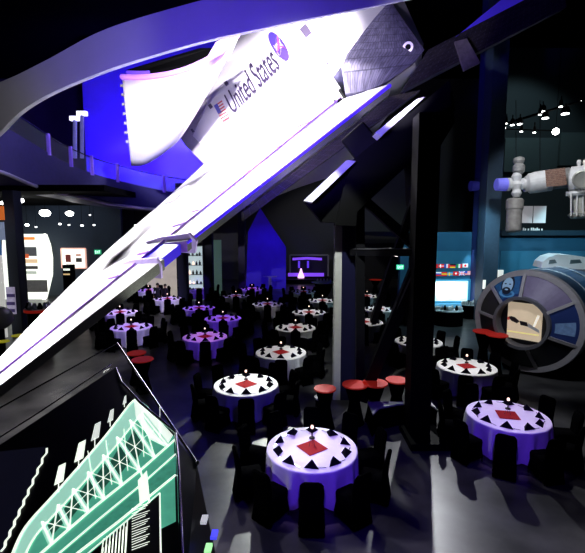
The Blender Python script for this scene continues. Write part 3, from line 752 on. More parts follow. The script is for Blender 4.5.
# framed poster
x0, x1, z0, z1 = rect(61.5, 248.5, 86.5, 268, GY-.1)
t = empty('wall_poster', ((x0+x1)/2, GY-.05, z0), 'glowing white poster with two small pictures on gallery wall', 'poster')
wpart(MB().box(x0, x1, GY-.12, GY-.02, z0, z1), 'poster_sheet', mat('poster_white', (.95, .92, .85), .6, emit=.9, ecol=(1, .95, .85)), t)
mb = MB()
for q in (((x0, z0), (x1, z0)), ((x1, z0), (x1, z1)), ((x1, z1), (x0, z1)), ((x0, z1), (x0, z0))): mb.bar((q[0][0], GY-.13, q[0][1]), (q[1][0], GY-.13, q[1][1]), .1, .1)
wpart(mb, 'frame', mat('poster_frame', (.9, .55, .45), .5, emit=.5, ecol=(1, .6, .5)), t)
decal(65.5, 254.5, 71, 262, GY-.14, (.3, .04, .03), 'picture', t, .1); decal(76, 254, 81, 256, GY-.14, (.8, .45, .35), 'caption_block', t, .3); decal(76, 258, 82, 262, GY-.14, (.12, .1, .1), 'picture', t, .1)
# kiosk beneath the poster
x0, x1, z0, z1 = rect(62, 265, 72, 292, 28)
t = empty('kiosk', ((x0+x1)/2, 28, 0), 'black kiosk with small lit screen below the poster', 'kiosk')
wpart(MB().box(x0, x1, 28, 28.6, 0, z1), 'body', BLACK, t, bevel=.03); decal(63.5, 268.5, 70, 270.5, 27.97, (.9, .95, .85), 'screen', t, .8); decal(63.5, 273.5, 70, 275, 27.97, (.8, .6, .3), 'screen', t, .6)
# exit signs
for i, (px, py, Y, lab) in enumerate(((98, 252, GY-.1, 'small green exit sign on the left gallery wall'), (400, 267, TY-1.2, 'green exit sign beside the teal wall'))):
    x0, x1, z0, z1 = rect(px-3.6, py-2.4, px+3.6, py+2.4, Y)
    t = empty('exit_sign', ((x0+x1)/2, Y, z0), lab, 'sign')
    wpart(MB().box(x0, x1, Y-.06, Y, z0, z1), 'sign_box', mat('exit_green%d' % i, (.02, .35, .15), .5, emit=[.35, .6][i], ecol=[(.05, .8, .4), (.1, 1, .55)][i]), t)
    vs, fs = text_mesh('EXIT'); W_ = max(v.x for v in vs)
    wpart(MB().add([(x0+(x1-x0)*(.12+.76*v.x/W_), Y-.07, z0+(z1-z0)*(.2+.6*v.y/.7)) for v in vs], fs), 'sign_letters', mat('exit_white', (.9, 1, .95), .5, emit=1.6, ecol=(.8, 1, .9)), t)
# left foreground-left: poster slice, column graphic, counter
x0, x1, z0, z1 = rect(-20, 206, 5.5, 300, 19.5)
t = empty('tall_banner', ((x0+x1)/2, 19.5, 0), 'tall bright banner with orange top at far left edge', 'banner')
mb = MB(); mb.box(x0, x1, 19.4, 19.5, 0, z1); wpart(mb, 'banner_sheet', mat('banner_white', (.75, .75, .72), .6, emit=.5, noise=.3, scale=2), t)
decal(-20, 206, 5, 220, 19.36, (.8, .22, .05), 'orange_panel', t, .5); decal(-20, 240, 2, 255, 19.36, (.1, .25, .6), 'blue_panel', t, .3); decal(-4, 222, 5.5, 240, 19.36, (.35, .42, .6), 'picture', t, .4)
x0, x1, z0, z1 = rect(6.2, 287, 16.5, 314, 19.97)
t = empty('notice_board', ((x0+x1)/2, 19.7, z0), 'white and violet notice on the navy column', 'notice')
wpart(MB().box(x0, x1, 19.93, 19.998, z0, z1), 'sheet', mat('notice_white', (.55, .5, .7), .6, emit=.3, noise=.4, scale=6), t)
for py in (294, 302, 309): decal(7, py, 15, py+3, 19.93, (.12, .08, .3), 'print_block', t, .1)
# buffet counter on the left with red front
c0 = aty(14, 316, 17.5); c1 = aty(41, 316, 17.5)
t = empty('buffet_counter', ((c0.x+c1.x)/2, 17.8, 0), 'dark round counter with red glowing rim beside the navy column', 'counter')
cx = (c0.x+c1.x)/2; rr = (c1.x-c0.x)/2; zt_ = aty(27, 312, 17.5).z
wpart(MB().lathe([(rr*.8, 0), (rr*.8, zt_-.12)], 28, (cx, 18.3, 0)), 'body', BLACK, t); wpart(MB().lathe([(rr, zt_-.12), (rr, zt_)], 32, (cx, 18.3, 0)), 'red_rim', REDTOP, t); wpart(MB().lathe([(rr*.97, zt_), (rr*.97, zt_+.02)], 32, (cx, 18.3, 0)), 'countertop', CLOTH, t)
for i in range(7):
    a = i*PI/6+.1; q = (cx+rr*.7*math.cos(a+PI), 18.3+rr*.6*math.sin(a+PI), zt_+.02)
    tag(MB().lathe([(.09, 0), (.12, .08), (.07, .2), (.05, .28)], 12).build('serving_jar', [WHITE, SPANDEX, WHITE][i % 3]), ['white', 'black', 'white'][i % 3]+' serving jar on the red rimmed counter', 'jar', ['white', 'black', 'white'][i % 3]+' jars on the counter').location = q
# grey capsule ball at left edge
c = P(0, 318, 16); t = empty('metal_sphere', (c.x, c.y, 0), 'grey banded metal sphere on a dark stand at left edge', 'sphere')
mb = MB(); mb.lathe([(.44*math.sin(PI*k/16), -.44*math.cos(PI*k/16)) for k in range(1, 16)], 24, (c.x, c.y, c.z)); wpart(mb, 'ball', mat('ball_grey', (.35, .35, .37), .35, .5), t, smooth=True)
wpart(MB().lathe([(.3, 0), (.12, .2), (.12, c.z-.4)], 16, (c.x, c.y, 0)), 'stand', BLACK, t)
for i, (px, py) in enumerate(((3, 341), (18, 335))):
    q = P(px, py, 14.5); z = q.z; t = empty('yellow_stool', (q.x, q.y, 0), ['yellow topped black stool at the left edge', 'yellow topped black stool beside the wing edge'][i], 'stool')
    MB().lathe([(.2, z-.03), (.2, z)], 20).build('seat', mat('yellow_seat', (.7, .65, .03), .5, emit=.2, ecol=(.8, .75, .05)), t); MB().lathe([(.18, 0), (.05, .05), (.05, z-.03)], 12).build('stem', BLACK, t)
# gallery lamps
for i, (px, py, r, d) in enumerate(((45, 213, .3, 25), (69.5, 213.5, .22, 25), (20, 200.5, .2, 24), (3, 203, .14, 24), (27, 225, .13, 28), (60, 224, .1, 29), (82, 225.5, .1, 29), (90, 215, .06, 26), (94, 225, .08, 29), (36, 227, .07, 29), (135, 225, .06, 29), (69, 225, .07, 29))):
    q = P(px, py, d); t = empty('ceiling_lamp', q, 'x', 'lamp')
    tag(t, ['large glaring ceiling lamp over the white exhibit', 'second large glaring ceiling lamp, right of the biggest', 'bright ceiling lamp close to the navy column', 'bright ceiling lamp at the far left edge', 'small ceiling lamp above the white exhibit', 'small gallery ceiling lamp left of the poster', 'small gallery ceiling lamp above the poster', 'tiny lamp right of the second large glaring lamp', 'small gallery ceiling lamp right of the poster', 'faint ceiling lamp above exhibit right edge', 'tiny ceiling lamp just above the wing', 'tiny lamp directly over the poster left side'][i], 'lamp', None)
    mb = MB().lathe([(r*math.sin(PI*k/8), -r*.7*math.cos(PI*k/8)) for k in range(1, 8)], 12); mb.build('bulb', GLOW if i < 4 else mat('small_lamp', (1, 1, 1), .5, emit=4), t, smooth=True)
    MB().lathe([(r*.5, r*.4), (r*.5, r*.9), (.012, r*.95), (.012, max(.1, 6.88-q.z))], 10).build('housing', BLACK, t)

# ================================================================== RIGHT SIDE
# screen on the teal wall
x0, x1, z0, z1 = rect(432, 279, 470, 304.5, TY-.05)
t = empty('wall_screen', ((x0+x1)/2, TY-.1, z0), 'bright cyan white screen on the teal wall', 'screen')
wpart(MB().box(x0, x1, TY-.15, TY-.01, z0, z1), 'frame', mat('screen_frame', (.08, .35, .55), .5, emit=.25, ecol=(.1, .5, .8)), t)
x0, x1, z0, z1 = rect(433.5, 281, 467, 301, TY-.16)
wpart(MB().box(x0, x1, TY-.2, TY-.155, z0, z1), 'display', mat('screen_glow', (.7, 1, 1), .5, emit=1.0, ecol=(.55, .95, 1), noise=.3, scale=1.3), t)
mb = MB(); mb.prism([aty(x, y, TY-.22) for x, y in ((434, 283), (450, 281.5), (466, 284), (466, 297), (456, 299.5), (450, 298), (441, 301), (436, 295))], (0, .02, 0)); wpart(mb, 'display_shape', mat('screen_white', (1, 1, 1), .5, emit=1.8, noise=.1), t)
x0, x1, z0, z1 = rect(432, 303.5, 471, 307, TY-.2); wpart(MB().box(x0, x1, TY-.4, TY-.01, z0, z1), 'sill', mat('sill_glow', (.2, .5, .7), .5, emit=.35, ecol=(.2, .6, .9)), t)
# flags
def fmat(c): return mat('flag'+str(c), c, .6, emit=.45)
Rr, Ww, Bb, Kk, Yy = (.75, .03, .04), (.85, .85, .88), (.05, .1, .5), (.02, .02, .02), (.85, .65, .05)
FL = [(435, 266, 'v', (Rr, Ww, Rr), 'red, white and red'), (441.3, 266, 'x', (Rr, Ww), 'red with white cross'), (447, 266, 'v', (Bb, Ww, Rr), 'blue, white and red upright'), (452.7, 266, 'h', (Kk, Rr, Yy), 'black, red and gold'), (459.2, 266, 'v', ((.03, .35, .12), Ww, Rr), 'green, white and red'), (465.2, 265.5, 'd', (Ww, Rr), 'white with red disc'),
      (438.5, 274, 'h', (Ww, Bb, Rr), 'white, blue and red lying'), (444.2, 274, 'h', (Rr, Yy, Rr), 'red and yellow'), (450, 274, 'x', ((.1, .35, .65), Yy), 'blue with yellow cross'), (455.8, 273.5, 'c', (Rr, Ww), 'red with centred white cross'), (461.6, 273.3, 's', (Bb, Ww), 'blue with white and red crosses'), (467.6, 273, 'u', (Rr, Ww), 'red and white stripes with blue corner')]
for (px, py, k, cs, lab) in FL:
    x0, x1, z0, z1 = rect(px-2.6, py-2, px+2.6, py+2, TY-.02); mb = MB(); w_ = x1-x0; h_ = z1-z0
    def R2(u0, u1, v0, v1, c, o=0): mb.cur = c; mb.box(x0+w_*u0, x0+w_*u1, TY-.04-o, TY-.01, z0+h_*v0, z0+h_*v1)
    ms = [fmat(c) for c in cs]
    if k == 'v':
        for i in range(3): R2(i/3, (i+1)/3, 0, 1, i)
    elif k == 'h':
        for i in range(3): R2(0, 1, 1-(i+1)/3, 1-i/3, i)
    elif k == 'x': R2(0, 1, 0, 1, 0); R2(.28, .42, 0, 1, 1, .01); R2(0, 1, .4, .6, 1, .01)
    elif k == 'c': R2(0, 1, 0, 1, 0); R2(.43, .57, .2, .8, 1, .01); R2(.3, .7, .4, .6, 1, .01)
    elif k == 'd':
        R2(0, 1, 0, 1, 0); mb.cur = 1; mb.prism([(x0+w_/2+h_*.28*math.cos(a*PI/8), TY-.055, z0+h_/2+h_*.28*math.sin(a*PI/8)) for a in range(16)], (0, .02, 0))
    elif k == 's':
        ms = [fmat(Bb), fmat(Ww), fmat(Rr)]; R2(0, 1, 0, 1, 0)
        mb.cur = 1; mb.bar((x0, TY-.05, z0), (x1, TY-.05, z1), .02, .04); mb.bar((x0, TY-.05, z1), (x1, TY-.05, z0), .02, .04); R2(.42, .58, 0, 1, 1, .02); R2(0, 1, .38, .62, 1, .02); R2(.46, .54, 0, 1, 2, .03); R2(0, 1, .44, .56, 2, .03)
    elif k == 'u':
        ms = [fmat(Rr), fmat(Ww), fmat(Bb)]
        for i in range(7): R2(0, 1, i/7, (i+1)/7, i % 2)
        R2(0, .42, .45, 1, 2, .01)
    tag(mb.build('national_flag', ms), 'small flag on the teal wall, '+lab, 'flag')
# sub-panels of teal wall: small white placard, narrow light
for px, py, px2, py2, lab in ((494, 270, 503, 281, 'small white placard on the teal wall right of column'), (483.5, 280, 485.5, 289, 'narrow pale light strip on the right column')):
    x0, x1, z0, z1 = rect(px, py, px2, py2, TY-.1 if px > 490 else 22.3)
    Yp = TY-.1 if px > 490 else 22.3
    tag(MB().box(x0, x1, Yp, Yp+.08, z0, z1).box(x0+.02, x1-.02, Yp-.01, Yp, z0+.02, z1-.02).build('wall_placard', mat('placard', (.8, .8, .75), .6, emit=.6)), lab, 'placard')
decm = mat('teal_light', (.06, .26, .42), .7, noise=.12, scale=1)
x0, x1, z0, z1 = rect(435, 251, 474, 320, TY-.02); struct(MB().box(x0, x1, TY-.02, TY, z0, z1).build('trim_9', decm))
x0, x1, z0, z1 = rect(501, 251, 600, 330, TY-.02); struct(MB().box(x0, x1, TY-.02, TY, z0, z1).build('trim_10', decm))
# curved buffet tables
def buffet(pa, pb, py, lab, Yd):
    a = atz(pa, py, .8); b_ = atz(pb, py, .8); cx = (a.x+b_.x)/2; R_ = (b_.x-a.x)/2; t = empty('buffet_table', (cx, a.y, 0), lab, 'table')
    mb = MB().lathe([(1.0, 0), (1.0, .77)], 40, M=Matrix.Translation((cx, a.y, 0)) @ Matrix.Diagonal((R_*.98, Yd, 1, 1))); wpart(mb, 'black_skirt', SPANDEX, t)
    mb = MB().lathe([(1.0, .77), (1.0, .8)], 40, M=Matrix.Translation((cx, a.y, 0)) @ Matrix.Diagonal((R_, Yd*1.02, 1, 1))); wpart(mb, 'tabletop', CLOTH, t)
    n = 7
    for i in range(n):
        x = cx-R_*.75+1.5*R_*i/(n-1); k = i % 3; s_ = mat('tray_white', (.7, .7, .7), .4)
        o = (MB().box(-.14, .14, -.1, .1, 0, .16).box(-.1, .1, -.07, .07, .16, .2) if k == 0 else MB().lathe([(.06, 0), (.09, .1), (.05, .2), (.03, .26)], 12)).build('serving_tray' if k == 0 else 'serving_jar', s_ if k != 2 else BLACK)
        o.location = (x, a.y-.1*(i % 2), .8); tag(o, ['white lidded tray', 'white serving jar', 'black serving jar'][k]+' standing on the '+lab, ['tray', 'jar', 'jar'][k], ['trays', 'white jars', 'black jars'][k]+' on the '+lab)
buffet(434, 463, 310, 'curved buffet table under the wall screen', .6)
buffet(462, 480, 304.5, 'buffet table left of the blue column', .3)
buffet(486, 502, 304, 'buffet table partly behind the round module', .5)
for (px, py) in ((442, 312), (463, 366),): pass
for px, py, c in ((450, 307, 22), (430, 307, 22), (465, 302, 24)):
    q = atz(px, py, .8); spot('buffet_spot', (q.x, q.y-.5, 4.2), q, 90, (.8, .95, 1), 40)

# upper hall: spotlights on a track
tr0 = P(498, 126, 25.5); tr1 = P(590, 98, 21.5)
t = empty('lighting_track', tr0, 'dark ceiling track along the upper right hall', 'track')
wpart(MB().bar(tr0, tr1, .12, .1).bar(P(505, 129, 27), P(560, 131, 27), .06, .06), 'rail', BLACK, t)
SP = [(503.5, 125.5, 1), (506.5, 121, .5), (512.5, 122.5, .9), (520, 121.5, 1.1), (521.5, 129, .6), (534.5, 130, .6), (543, 109, 1.1), (545.5, 115.5, 1.3), (540, 112, .6), (561, 104, .7), (565.5, 111, 1.5), (582, 98, .6)]
for i, (px, py, s_) in enumerate(SP):
    q = P(px, py, 24-i*.2); t = empty('track_spotlight', q, ['white track spotlight'][0]+', number %s from the left on the upper right rail' % ['one', 'two', 'three', 'four', 'five', 'six', 'seven', 'eight', 'nine', 'ten', 'eleven', 'twelve'][i], 'spotlight')
    M_ = Matrix.Rotation(math.radians(60), 4, 'X')
    mb = MB().lathe([(.09*s_, -.06), (.13*s_, -.16)], 12, M=None); mb.build('lamp_face', mat('track_glow', (1, 1, 1), .5, emit=5), t)
    MB().lathe([(.13*s_, -.12), (.15*s_, 0), (.1*s_, .2), (.03, .22), (.03, .4)], 12).build('housing', BLACK, t)
q = P(555.8, 131.5, 26); t = empty('hall_lamp', q, 'largest glaring lamp hanging from thin cable in upper right hall', 'lamp')
MB().lathe([(.2*math.sin(PI*k/8), -.2*math.cos(PI*k/8)) for k in range(1, 8)], 14).build('bulb', GLOW, t, smooth=True); MB().lathe([(.015, .2), (.015, 5)], 6).build('cable', BLACK, t)

# space station model
MD = 20.0
WS = mat('station_white', (.85, .86, .88), .5, noise=.2, scale=4, bump=.3); 
st = empty('space_station_model', P(515, 186, MD), 'white space station model with cylindrical modules and brown solar panel', 'station model')
SCL = MD/F
def cyl(a, b, r0, r1, m, nm, d0=MD, d1=MD, n=24, prof=None):
    A = P(a[0], a[1], d0); B = P(b[0], b[1], d1); ax = (B-A); L = ax.length
    M_ = Matrix.Translation(A) @ ax.to_track_quat('Z', 'Y').to_matrix().to_4x4()
    pr = prof or [(r0*.9, 0), (r0, L*.04), (r1, L*.96), (r1*.9, L)]
    if prof: pr = [(r*SCL, z*L) for r, z in prof]
    else: pr = [(r*SCL, z) for r, z in pr]
    return wpart(MB().lathe(pr, n, M=M_), nm, m, st, smooth=False)
cyl((496, 184.5), (506, 184.5), 6, 6.5, mat('module_blue', (.25, .25, .8), .5, emit=.2, ecol=(.2, .2, 1)), 'blue_module', n=20)
cyl((470, 186), (480, 186), 6, 5, mat('module_dark_blue', (.08, .08, .4), .5, emit=.05, ecol=(.1, .1, 1)), 'blue_module', n=20, d0=23.5, d1=23.5)
cyl((506, 184.5), (513, 184.5), 0, 0, WS, 'docking_port', prof=[(4, 0), (6.5, .1), (6.5, .5), (3.5, .7), (3.5, 1)])
cyl((516.5, 173), (516.5, 197), 0, 0, WS, 'node', prof=[(3, 0), (5, .15), (3.5, .35), (5.5, .5), (3.5, .7), (5, .85), (3, 1)])
cyl((520, 184), (526, 184), 0, 0, WS, 'docking_port', prof=[(3.2, 0), (5.8, .3), (6, .8), (8, 1)])
cyl((519, 157), (518.5, 175), 0, 0, mat('craft_grey', (.5, .5, .5), .5, noise=.4, scale=8), 'docked_craft', prof=[(2, 0), (5, .08), (5.4, .25), (4, .4), (5.6, .5), (5.6, .8), (3.5, .95), (3, 1)])
cyl((515, 199), (513, 232), 0, 0, mat('craft_tan', (.5, .48, .46), .5, noise=.3, scale=5), 'hanging_module', prof=[(7, 0), (8.2, .05), (8, .3), (7.2, .35), (7.2, .95), (6, 1)])
cyl((526, 184), (551, 180), 0, 0, WS, 'main_module', prof=[(7, 0), (10, .12), (10.5, .4), (10.5, 1)], d1=19.6)
cyl((550, 180), (572, 177), 0, 0, mat('station_dark', (.3, .3, .3), .5, noise=.3), 'ribbed_module', d0=19.6, d1=19.2, prof=[(9.5, 0), (9.5, .9), (7, 1)])
SOL = tilemat('solar_brown', (.20, .09, .06), (.26, .12, .08), (.5, .4, .35), 5, w=.25, h=.5, mortar=.03)
mb = MB(); mb.grid(quadgrid(P(545, 170, 18.6), P(565, 167.5, 18.4), P(567, 185, 18.4), P(546.5, 187, 18.6))); wpart(mb, 'solar_panel', SOL, st)
cyl((569, 180), (600, 178), 0, 0, WS, 'laboratory_module', d0=19.2, d1=18.5, prof=[(9, 0), (12.5, .06), (12.5, .4), (13.5, .45), (13.5, 1)])
M_ = Matrix.Translation(P(583, 179, 18.1)) @ (CAM-P(583, 179, 18.1)).to_track_quat('Z', 'Y').to_matrix().to_4x4()
wpart(MB().lathe([(.36, 0), (.4, .12), (.33, .13), (.33, .05), (.01, .04)], 24, M=M_, cap=False), 'port_ring', mat('port_grey', (.35, .35, .33), .4, .4), st)
cyl((579, 193), (579, 218), 0, 0, mat('station_cream', (.75, .75, .68), .5, noise=.3, scale=6), 'lower_module', d0=19, d1=19, prof=[(8, 0), (9, .1), (6.5, .2), (6, .75), (9.5, .85), (7, 1)])
for px in (571, 577, 583): cyl((px, 193), (px, 216), 0, 0, WHITE, 'strut', d0=18.6, d1=18.6, prof=[(.7, 0), (.7, 1)], n=8)
for px in (579, 585): cyl((px, 160), (px, 167), 0, 0, WHITE, 'antenna', d0=18.8, d1=18.8, prof=[(1.5, 0), (2, .3), (1, 1)], n=8)
cyl((566, 194), (590, 192), 0, 0, WS, 'truss', d0=18.8, d1=18.4, prof=[(2.5, 0), (2.5, 1)], n=6)
wpart(MB().bar(P(540, 100, 19.8), P(540, 172, 19.8), .02), 'hanger_cable', STEEL, st); wpart(MB().bar(P(516, 100, 20), P(516, 160, 20), .02), 'hanger_cable', STEEL, st)
# white double board behind
x0, x1, z0, z1 = rect(523, 206, 545.5, 223, 22.5)
t = empty('white_board', ((x0+x1)/2, 22.5, z0), 'pale two panel board behind the station model', 'board')
xm = aty(533.5, 210, 22.5).x
for a_, b2 in ((x0, xm-.03), (xm+.03, x1)): wpart(MB().box(a_, b2, 22.5, 22.55, z0, z1), 'board_panel', mat('board_grey', (.5, .5, .52), .6, emit=.2, ecol=(.8, .8, .85)), t)
vs, fs = text_mesh('www.go-nasa'); W_ = max(v.x for v in vs)
x0, x1, z0, z1 = rect(520, 227.5, 544, 230.5, 22.4)
mb = MB(); 
rnd = random.Random(3); x = x0
while x < x1:
    h = rnd.choice([.6, .7, 1.0]); mb.box(x, x+.07, 22.4, 22.42, z0, z0+(z1-z0)*h); x += rnd.choice([.1, .1, .16])
wpart(mb, 'small_lettering', WHITE, t)
x0, x1, z0, z1 = rect(500, 232, 600, 236, TY-.4)
struct(MB().box(aty(499, 230, TY).x, 25.4, TY-.35, TY, zt-.2, zt+.1).build('trim_11', TEALD))
spot('station_key', (aty(545, 120, 15).x-2, 12.5, 10.5), P(545, 190, MD), 1700, (.95, .97, 1), 38, .2)
spot('station_top', P(540, 60, 17), P(545, 190, MD), 350, (1, 1, 1), 50, .2)

# round module exhibit
MODD = 14.6
cM = P(527, 321, MODD)
# orthonormal frame: ring axis tilted towards the viewer's left
rotz = math.radians(48)
ax = Vector((-math.sin(rotz)*1, -math.cos(rotz), 0)).normalized()      # pointing towards the viewer (front normal)
rt = Vector((math.cos(rotz), -math.sin(rotz), 0)).normalized()
MM = Matrix(((rt.x, 0, ax.x, cM.x), (rt.y, 0, ax.y, cM.y), (0, 1, 0, cM.z), (0, 0, 0, 1)))
Ro = 1.77
mod = empty('station_module_exhibit', (cM.x, cM.y, 0), 'big round module exhibit with spoked ring front and central picture screen', 'exhibit')
def mp(x, y, z): return MM @ Vector((x, y, z))
RIMM = mat('module_rim', (.5, .48, .5), .5, .1, noise=.1); HUB = mat('module_hub', (.22, .22, .25), .45, .2)
def sectr(r0, r1, a0, a1, z0, z1, n=10, grid=False):
    pts = [(r1*math.cos(math.radians(a0+(a1-a0)*k/n)), r1*math.sin(math.radians(a0+(a1-a0)*k/n))) for k in range(n+1)]+[(r0*math.cos(math.radians(a1+(a0-a1)*k/n)), r0*math.sin(math.radians(a1+(a0-a1)*k/n))) for k in range(n+1)]
    return MB().prism([mp(x, y, z0) for x, y in pts], ax*(z1-z0))
wpart(MB().lathe([(Ro-.2, -.05), (Ro-.18, .12), (Ro, .12), (Ro+.02, -.1), (Ro-.05, -.15)], 64, M=MM, cap=False), 'outer_ring', RIMM, mod, smooth=False)
HZ = .62
wpart(MB().lathe([(.80, HZ-.45), (.80, HZ+.02), (.90, HZ+.02), (.92, HZ-.12)], 48, M=MM, cap=False), 'hub_ring', HUB, mod)
def cone(r, a, o=0):
    k = (r-.9)/.8; a = math.radians(a); return mp(r*math.cos(a), r*math.sin(a), (HZ-.1)*(1-k)+.02*k+o)
SPK = [31, 94, 138, 176, 230, 285, 339]
for a in SPK: wpart(MB().bar(cone(.88, a, .04), cone(1.72, a, .04), .1, .07, upv=ax), 'spoke', RIMM, mod)
PUR = mat('panel_purple', (.2, .17, .28), .5, emit=.06, ecol=(.4, .35, .6), noise=.2)
DKB = mat('panel_blue', (.02, .04, .14), .4, emit=.03, ecol=(.1, .2, .8))
DKK = mat('panel_black', (.008, .01, .02), .4)
def wedge(r0, r1, a0, a1, m_, nm, o=0, n=10):
    mb = MB(); mb.grid([[cone(r0+(r1-r0)*j/3, a0+(a1-a0)*k/n, o) for k in range(n+1)] for j in range(4)]); return wpart(mb, nm, m_, mod)
for a0, a1, m_ in ((31, 94, PUR), (94, 138, DKB), (138, 176, mat('opening_brown', (.05, .045, .04), .6)), (176, 230, DKK), (230, 285, DKK), (285, 339, DKK), (-21, 31, DKB)):  # brown wedge stands in for the see-through gap between spokes
    wedge(.9, 1.7, a0, a1, m_, 'wedge_panel')
wpart(MB().prism([mp(math.cos(k*PI/16)*.81, math.sin(k*PI/16)*.81, HZ-.44) for k in range(32)], -ax*.05), 'hub_back', DKK, mod)
SK = mat('portrait_skin', (.35, .5, .65), .6, emit=.14, ecol=(.4, .65, .9)); HAIRP = mat('portrait_hair', (.02, .03, .06), .6); SHP = mat('portrait_shirt', (.1, .3, .55), .6, emit=.10, ecol=(.2, .5, .9))
wedge(1.0, 1.64, 99, 134, mat('portrait_bg', (.03, .16, .4), .6, emit=.06, ecol=(.1, .4, .9), noise=.4), 'portrait_background', .01)
def face(x, y, rx, ry, o, m_, nm, n=20):
    x, y, rx, ry = [q*1.32 for q in (x, y, rx, ry)]
    pts = []
    for k in range(n):
        X = 1.33*math.cos(math.radians(117))+x+rx*math.cos(2*PI*k/n); Y = 1.33*math.sin(math.radians(117))+y+ry*math.sin(2*PI*k/n)
        pts.append(cone(math.hypot(X, Y), math.degrees(math.atan2(Y, X)), o))
    wpart(MB().prism(pts, -ax*.006), nm, m_, mod)
face(.02, -.18, .22, .10, .02, SHP, 'portrait_shirt'); face(0, .05, .18, .24, .028, HAIRP, 'portrait_hair'); face(0, .02, .145, .2, .036, SK, 'portrait_face'); face(0, -.11, .12, .09, .044, HAIRP, 'portrait_beard'); face(0, -.08, .05, .02, .052, SK, 'portrait_mouth')
for s_ in (-1, 1): face(s_*.06, .06, .03, .014, .05, HAIRP, 'portrait_eye')
wedge(1.0, 1.5, -10, 8, mat('cabin_pic', (.15, .25, .45), .6, emit=.12, ecol=(.3, .5, .9), noise=.5, scale=6), 'cabin_picture', .01)
wpart(MB().box(-.52, .56, -.60, .66, HZ-.35, HZ-.28, M=MM), 'centre_screen', mat('screen_tan', (.75, .6, .42), .6, emit=.35, ecol=(.95, .8, .6), noise=.25, scale=1.2), mod)
def spr(pts, m_, nm, z=HZ-.27): wpart(MB().prism([mp(x, y, z) for x, y in pts], -ax*.008), nm, m_, mod)
spr([(-.5, .12), (-.4, .16), (-.28, .14), (-.12, .02), (-.2, -.06), (-.38, .0)], mat('pic_dark', (.04, .03, .04), .6), 'picture_figure'); spr([(-.52, .1), (-.46, .15), (-.44, .03), (-.52, .01)], mat('pic_red', (.6, .1, .08), .6, emit=.3), 'picture_figure'); spr([(-.12, .04), (.12, .02), (.16, -.12), (-.08, -.1)], mat('pic_black', (.02, .02, .03), .6), 'picture_figure'); spr([(.16, 0), (.5, -.18), (.52, -.28), (.14, -.12)], mat('pic_grey', (.4, .4, .42), .6, emit=.2), 'picture_figure')
spr([(.3, -.1), (.36, -.1), (.5, .3), (.43, .32)], mat('pic_pale', (.9, .85, .75), .6, emit=.6), 'picture_machine'); spr([(-.5, -.36), (.5, -.34), (.5, -.38), (-.5, -.4)], mat('pic_yellow', (.9, .75, .3), .6, emit=.5), 'picture_stripe')
# curved body behind the ring
BODY = mat('module_body', (.06, .14, .26), .3, .2, noise=.2, scale=2)
wpart(MB().lathe([(1.6, -.2), (1.72, -.4), (1.72, -8), (1.5, -8.2)], 56, M=MM, cap=True), 'cylinder_body', BODY, mod, smooth=False)
for zz_ in (-1.2, -2.6, -4): wpart(MB().lathe([(1.74, zz_), (1.76, zz_-.05), (1.74, zz_-.1)], 56, M=MM, cap=False), 'body_band', RIMM, mod)
# white hatch fairing on top
tmp = P(564, 262, 17); WHH = mat('fairing_white', (.8, .82, .82), .4, emit=.15)
mb = MB(); A_ = [P(x, y, 16.2) for x, y in ((541, 268), (543, 262), (549, 257), (558, 254.5), (570, 255), (585, 257), (600, 260), (600, 270))]
mb.prism(A_, Vector((.3, 1.1, 0))); wpart(mb, 'top_fairing', WHH, mod)
for xs_ in ((549, 555), (570, 580)):
    mb = MB(); mb.prism([P(xs_[0], 264, 16.1), P(xs_[0]+1, 260, 16.1), P(xs_[1], 259.5, 16.1), P(xs_[1]+2, 263, 16.1)], Vector((0, .03, 0))); wpart(mb, 'fairing_recess', mat('recess_grey', (.3, .35, .35), .5), mod)
wpart(MB().box(-.9, .9, -cM.z, -1.5, -7.8, -.4, M=MM), 'cradle', BLACK, mod)
spot('module_key', (cM.x-2.5, cM.y-4, 7.5), (cM.x, cM.y, cM.z+.3), 650, (.85, .9, 1), 50, .15)
spot('module_body_light', (cM.x+2.5, cM.y+1.5, 8.5), (cM.x+2, cM.y+2.5, 3), 800, (.5, .85, 1), 60, .2)

# ================================================================== DISPLAY CASE (lower left)
pA = P(115, 368, 4.6); pB = P(180, 560, 2.4)
sl = (pA.z-pB.z)/(pA.y-pB.y); dn = Vector((0, -sl, 1)).normalized()
def D(px, py, o=0): return onplane(px, py, pA, dn)+dn*o
case = empty('display_case', (D(100, 480).x, D(100, 480).y, 0), 'dark angular display case with glowing green drawing under clear cover', 'display case')
outl = [D(115, 368), D(175, 435), D(180, 560), D(180, 640), D(-60, 640), D(-150, 545)]
zb = 0.0
mb = MB(); n = len(outl); mb.v = [p.copy() for p in outl]+[Vector((p.x, p.y, 0)) for p in outl]
mb.f = [[i for i in range(n)], [i+n for i in reversed(range(n))]]+[[i, (i+1) % n, (i+1) % n+n, i+n] for i in range(n)]; mb.mi = [0]*len(mb.f)
wpart(mb, 'cabinet_body', mat('case_black', (.004, .004, .005), .35, spec=.2), case)
def art(pts, m_, nm, o=.006): 
    p3 = [D(x, y, o) for x, y in pts]; return wpart(MB().prism(p3, -dn*.002), nm, m_, case)
GRN = mat('art_green', (.12, .5, .36), .5, emit=.32, ecol=(.2, .85, .6), noise=.3, scale=9)
GRNL = mat('art_mint', (.5, .85, .72), .5, emit=.5, ecol=(.55, 1, .82), noise=.15, scale=6)
CRM = mat('art_cream', (.9, 1, .88), .5, emit=.85, ecol=(.93, 1, .88), noise=.08)
DGR = mat('art_dark_green', (.03, .2, .13), .5, emit=.1, ecol=(.1, .6, .4), noise=.4, scale=14)
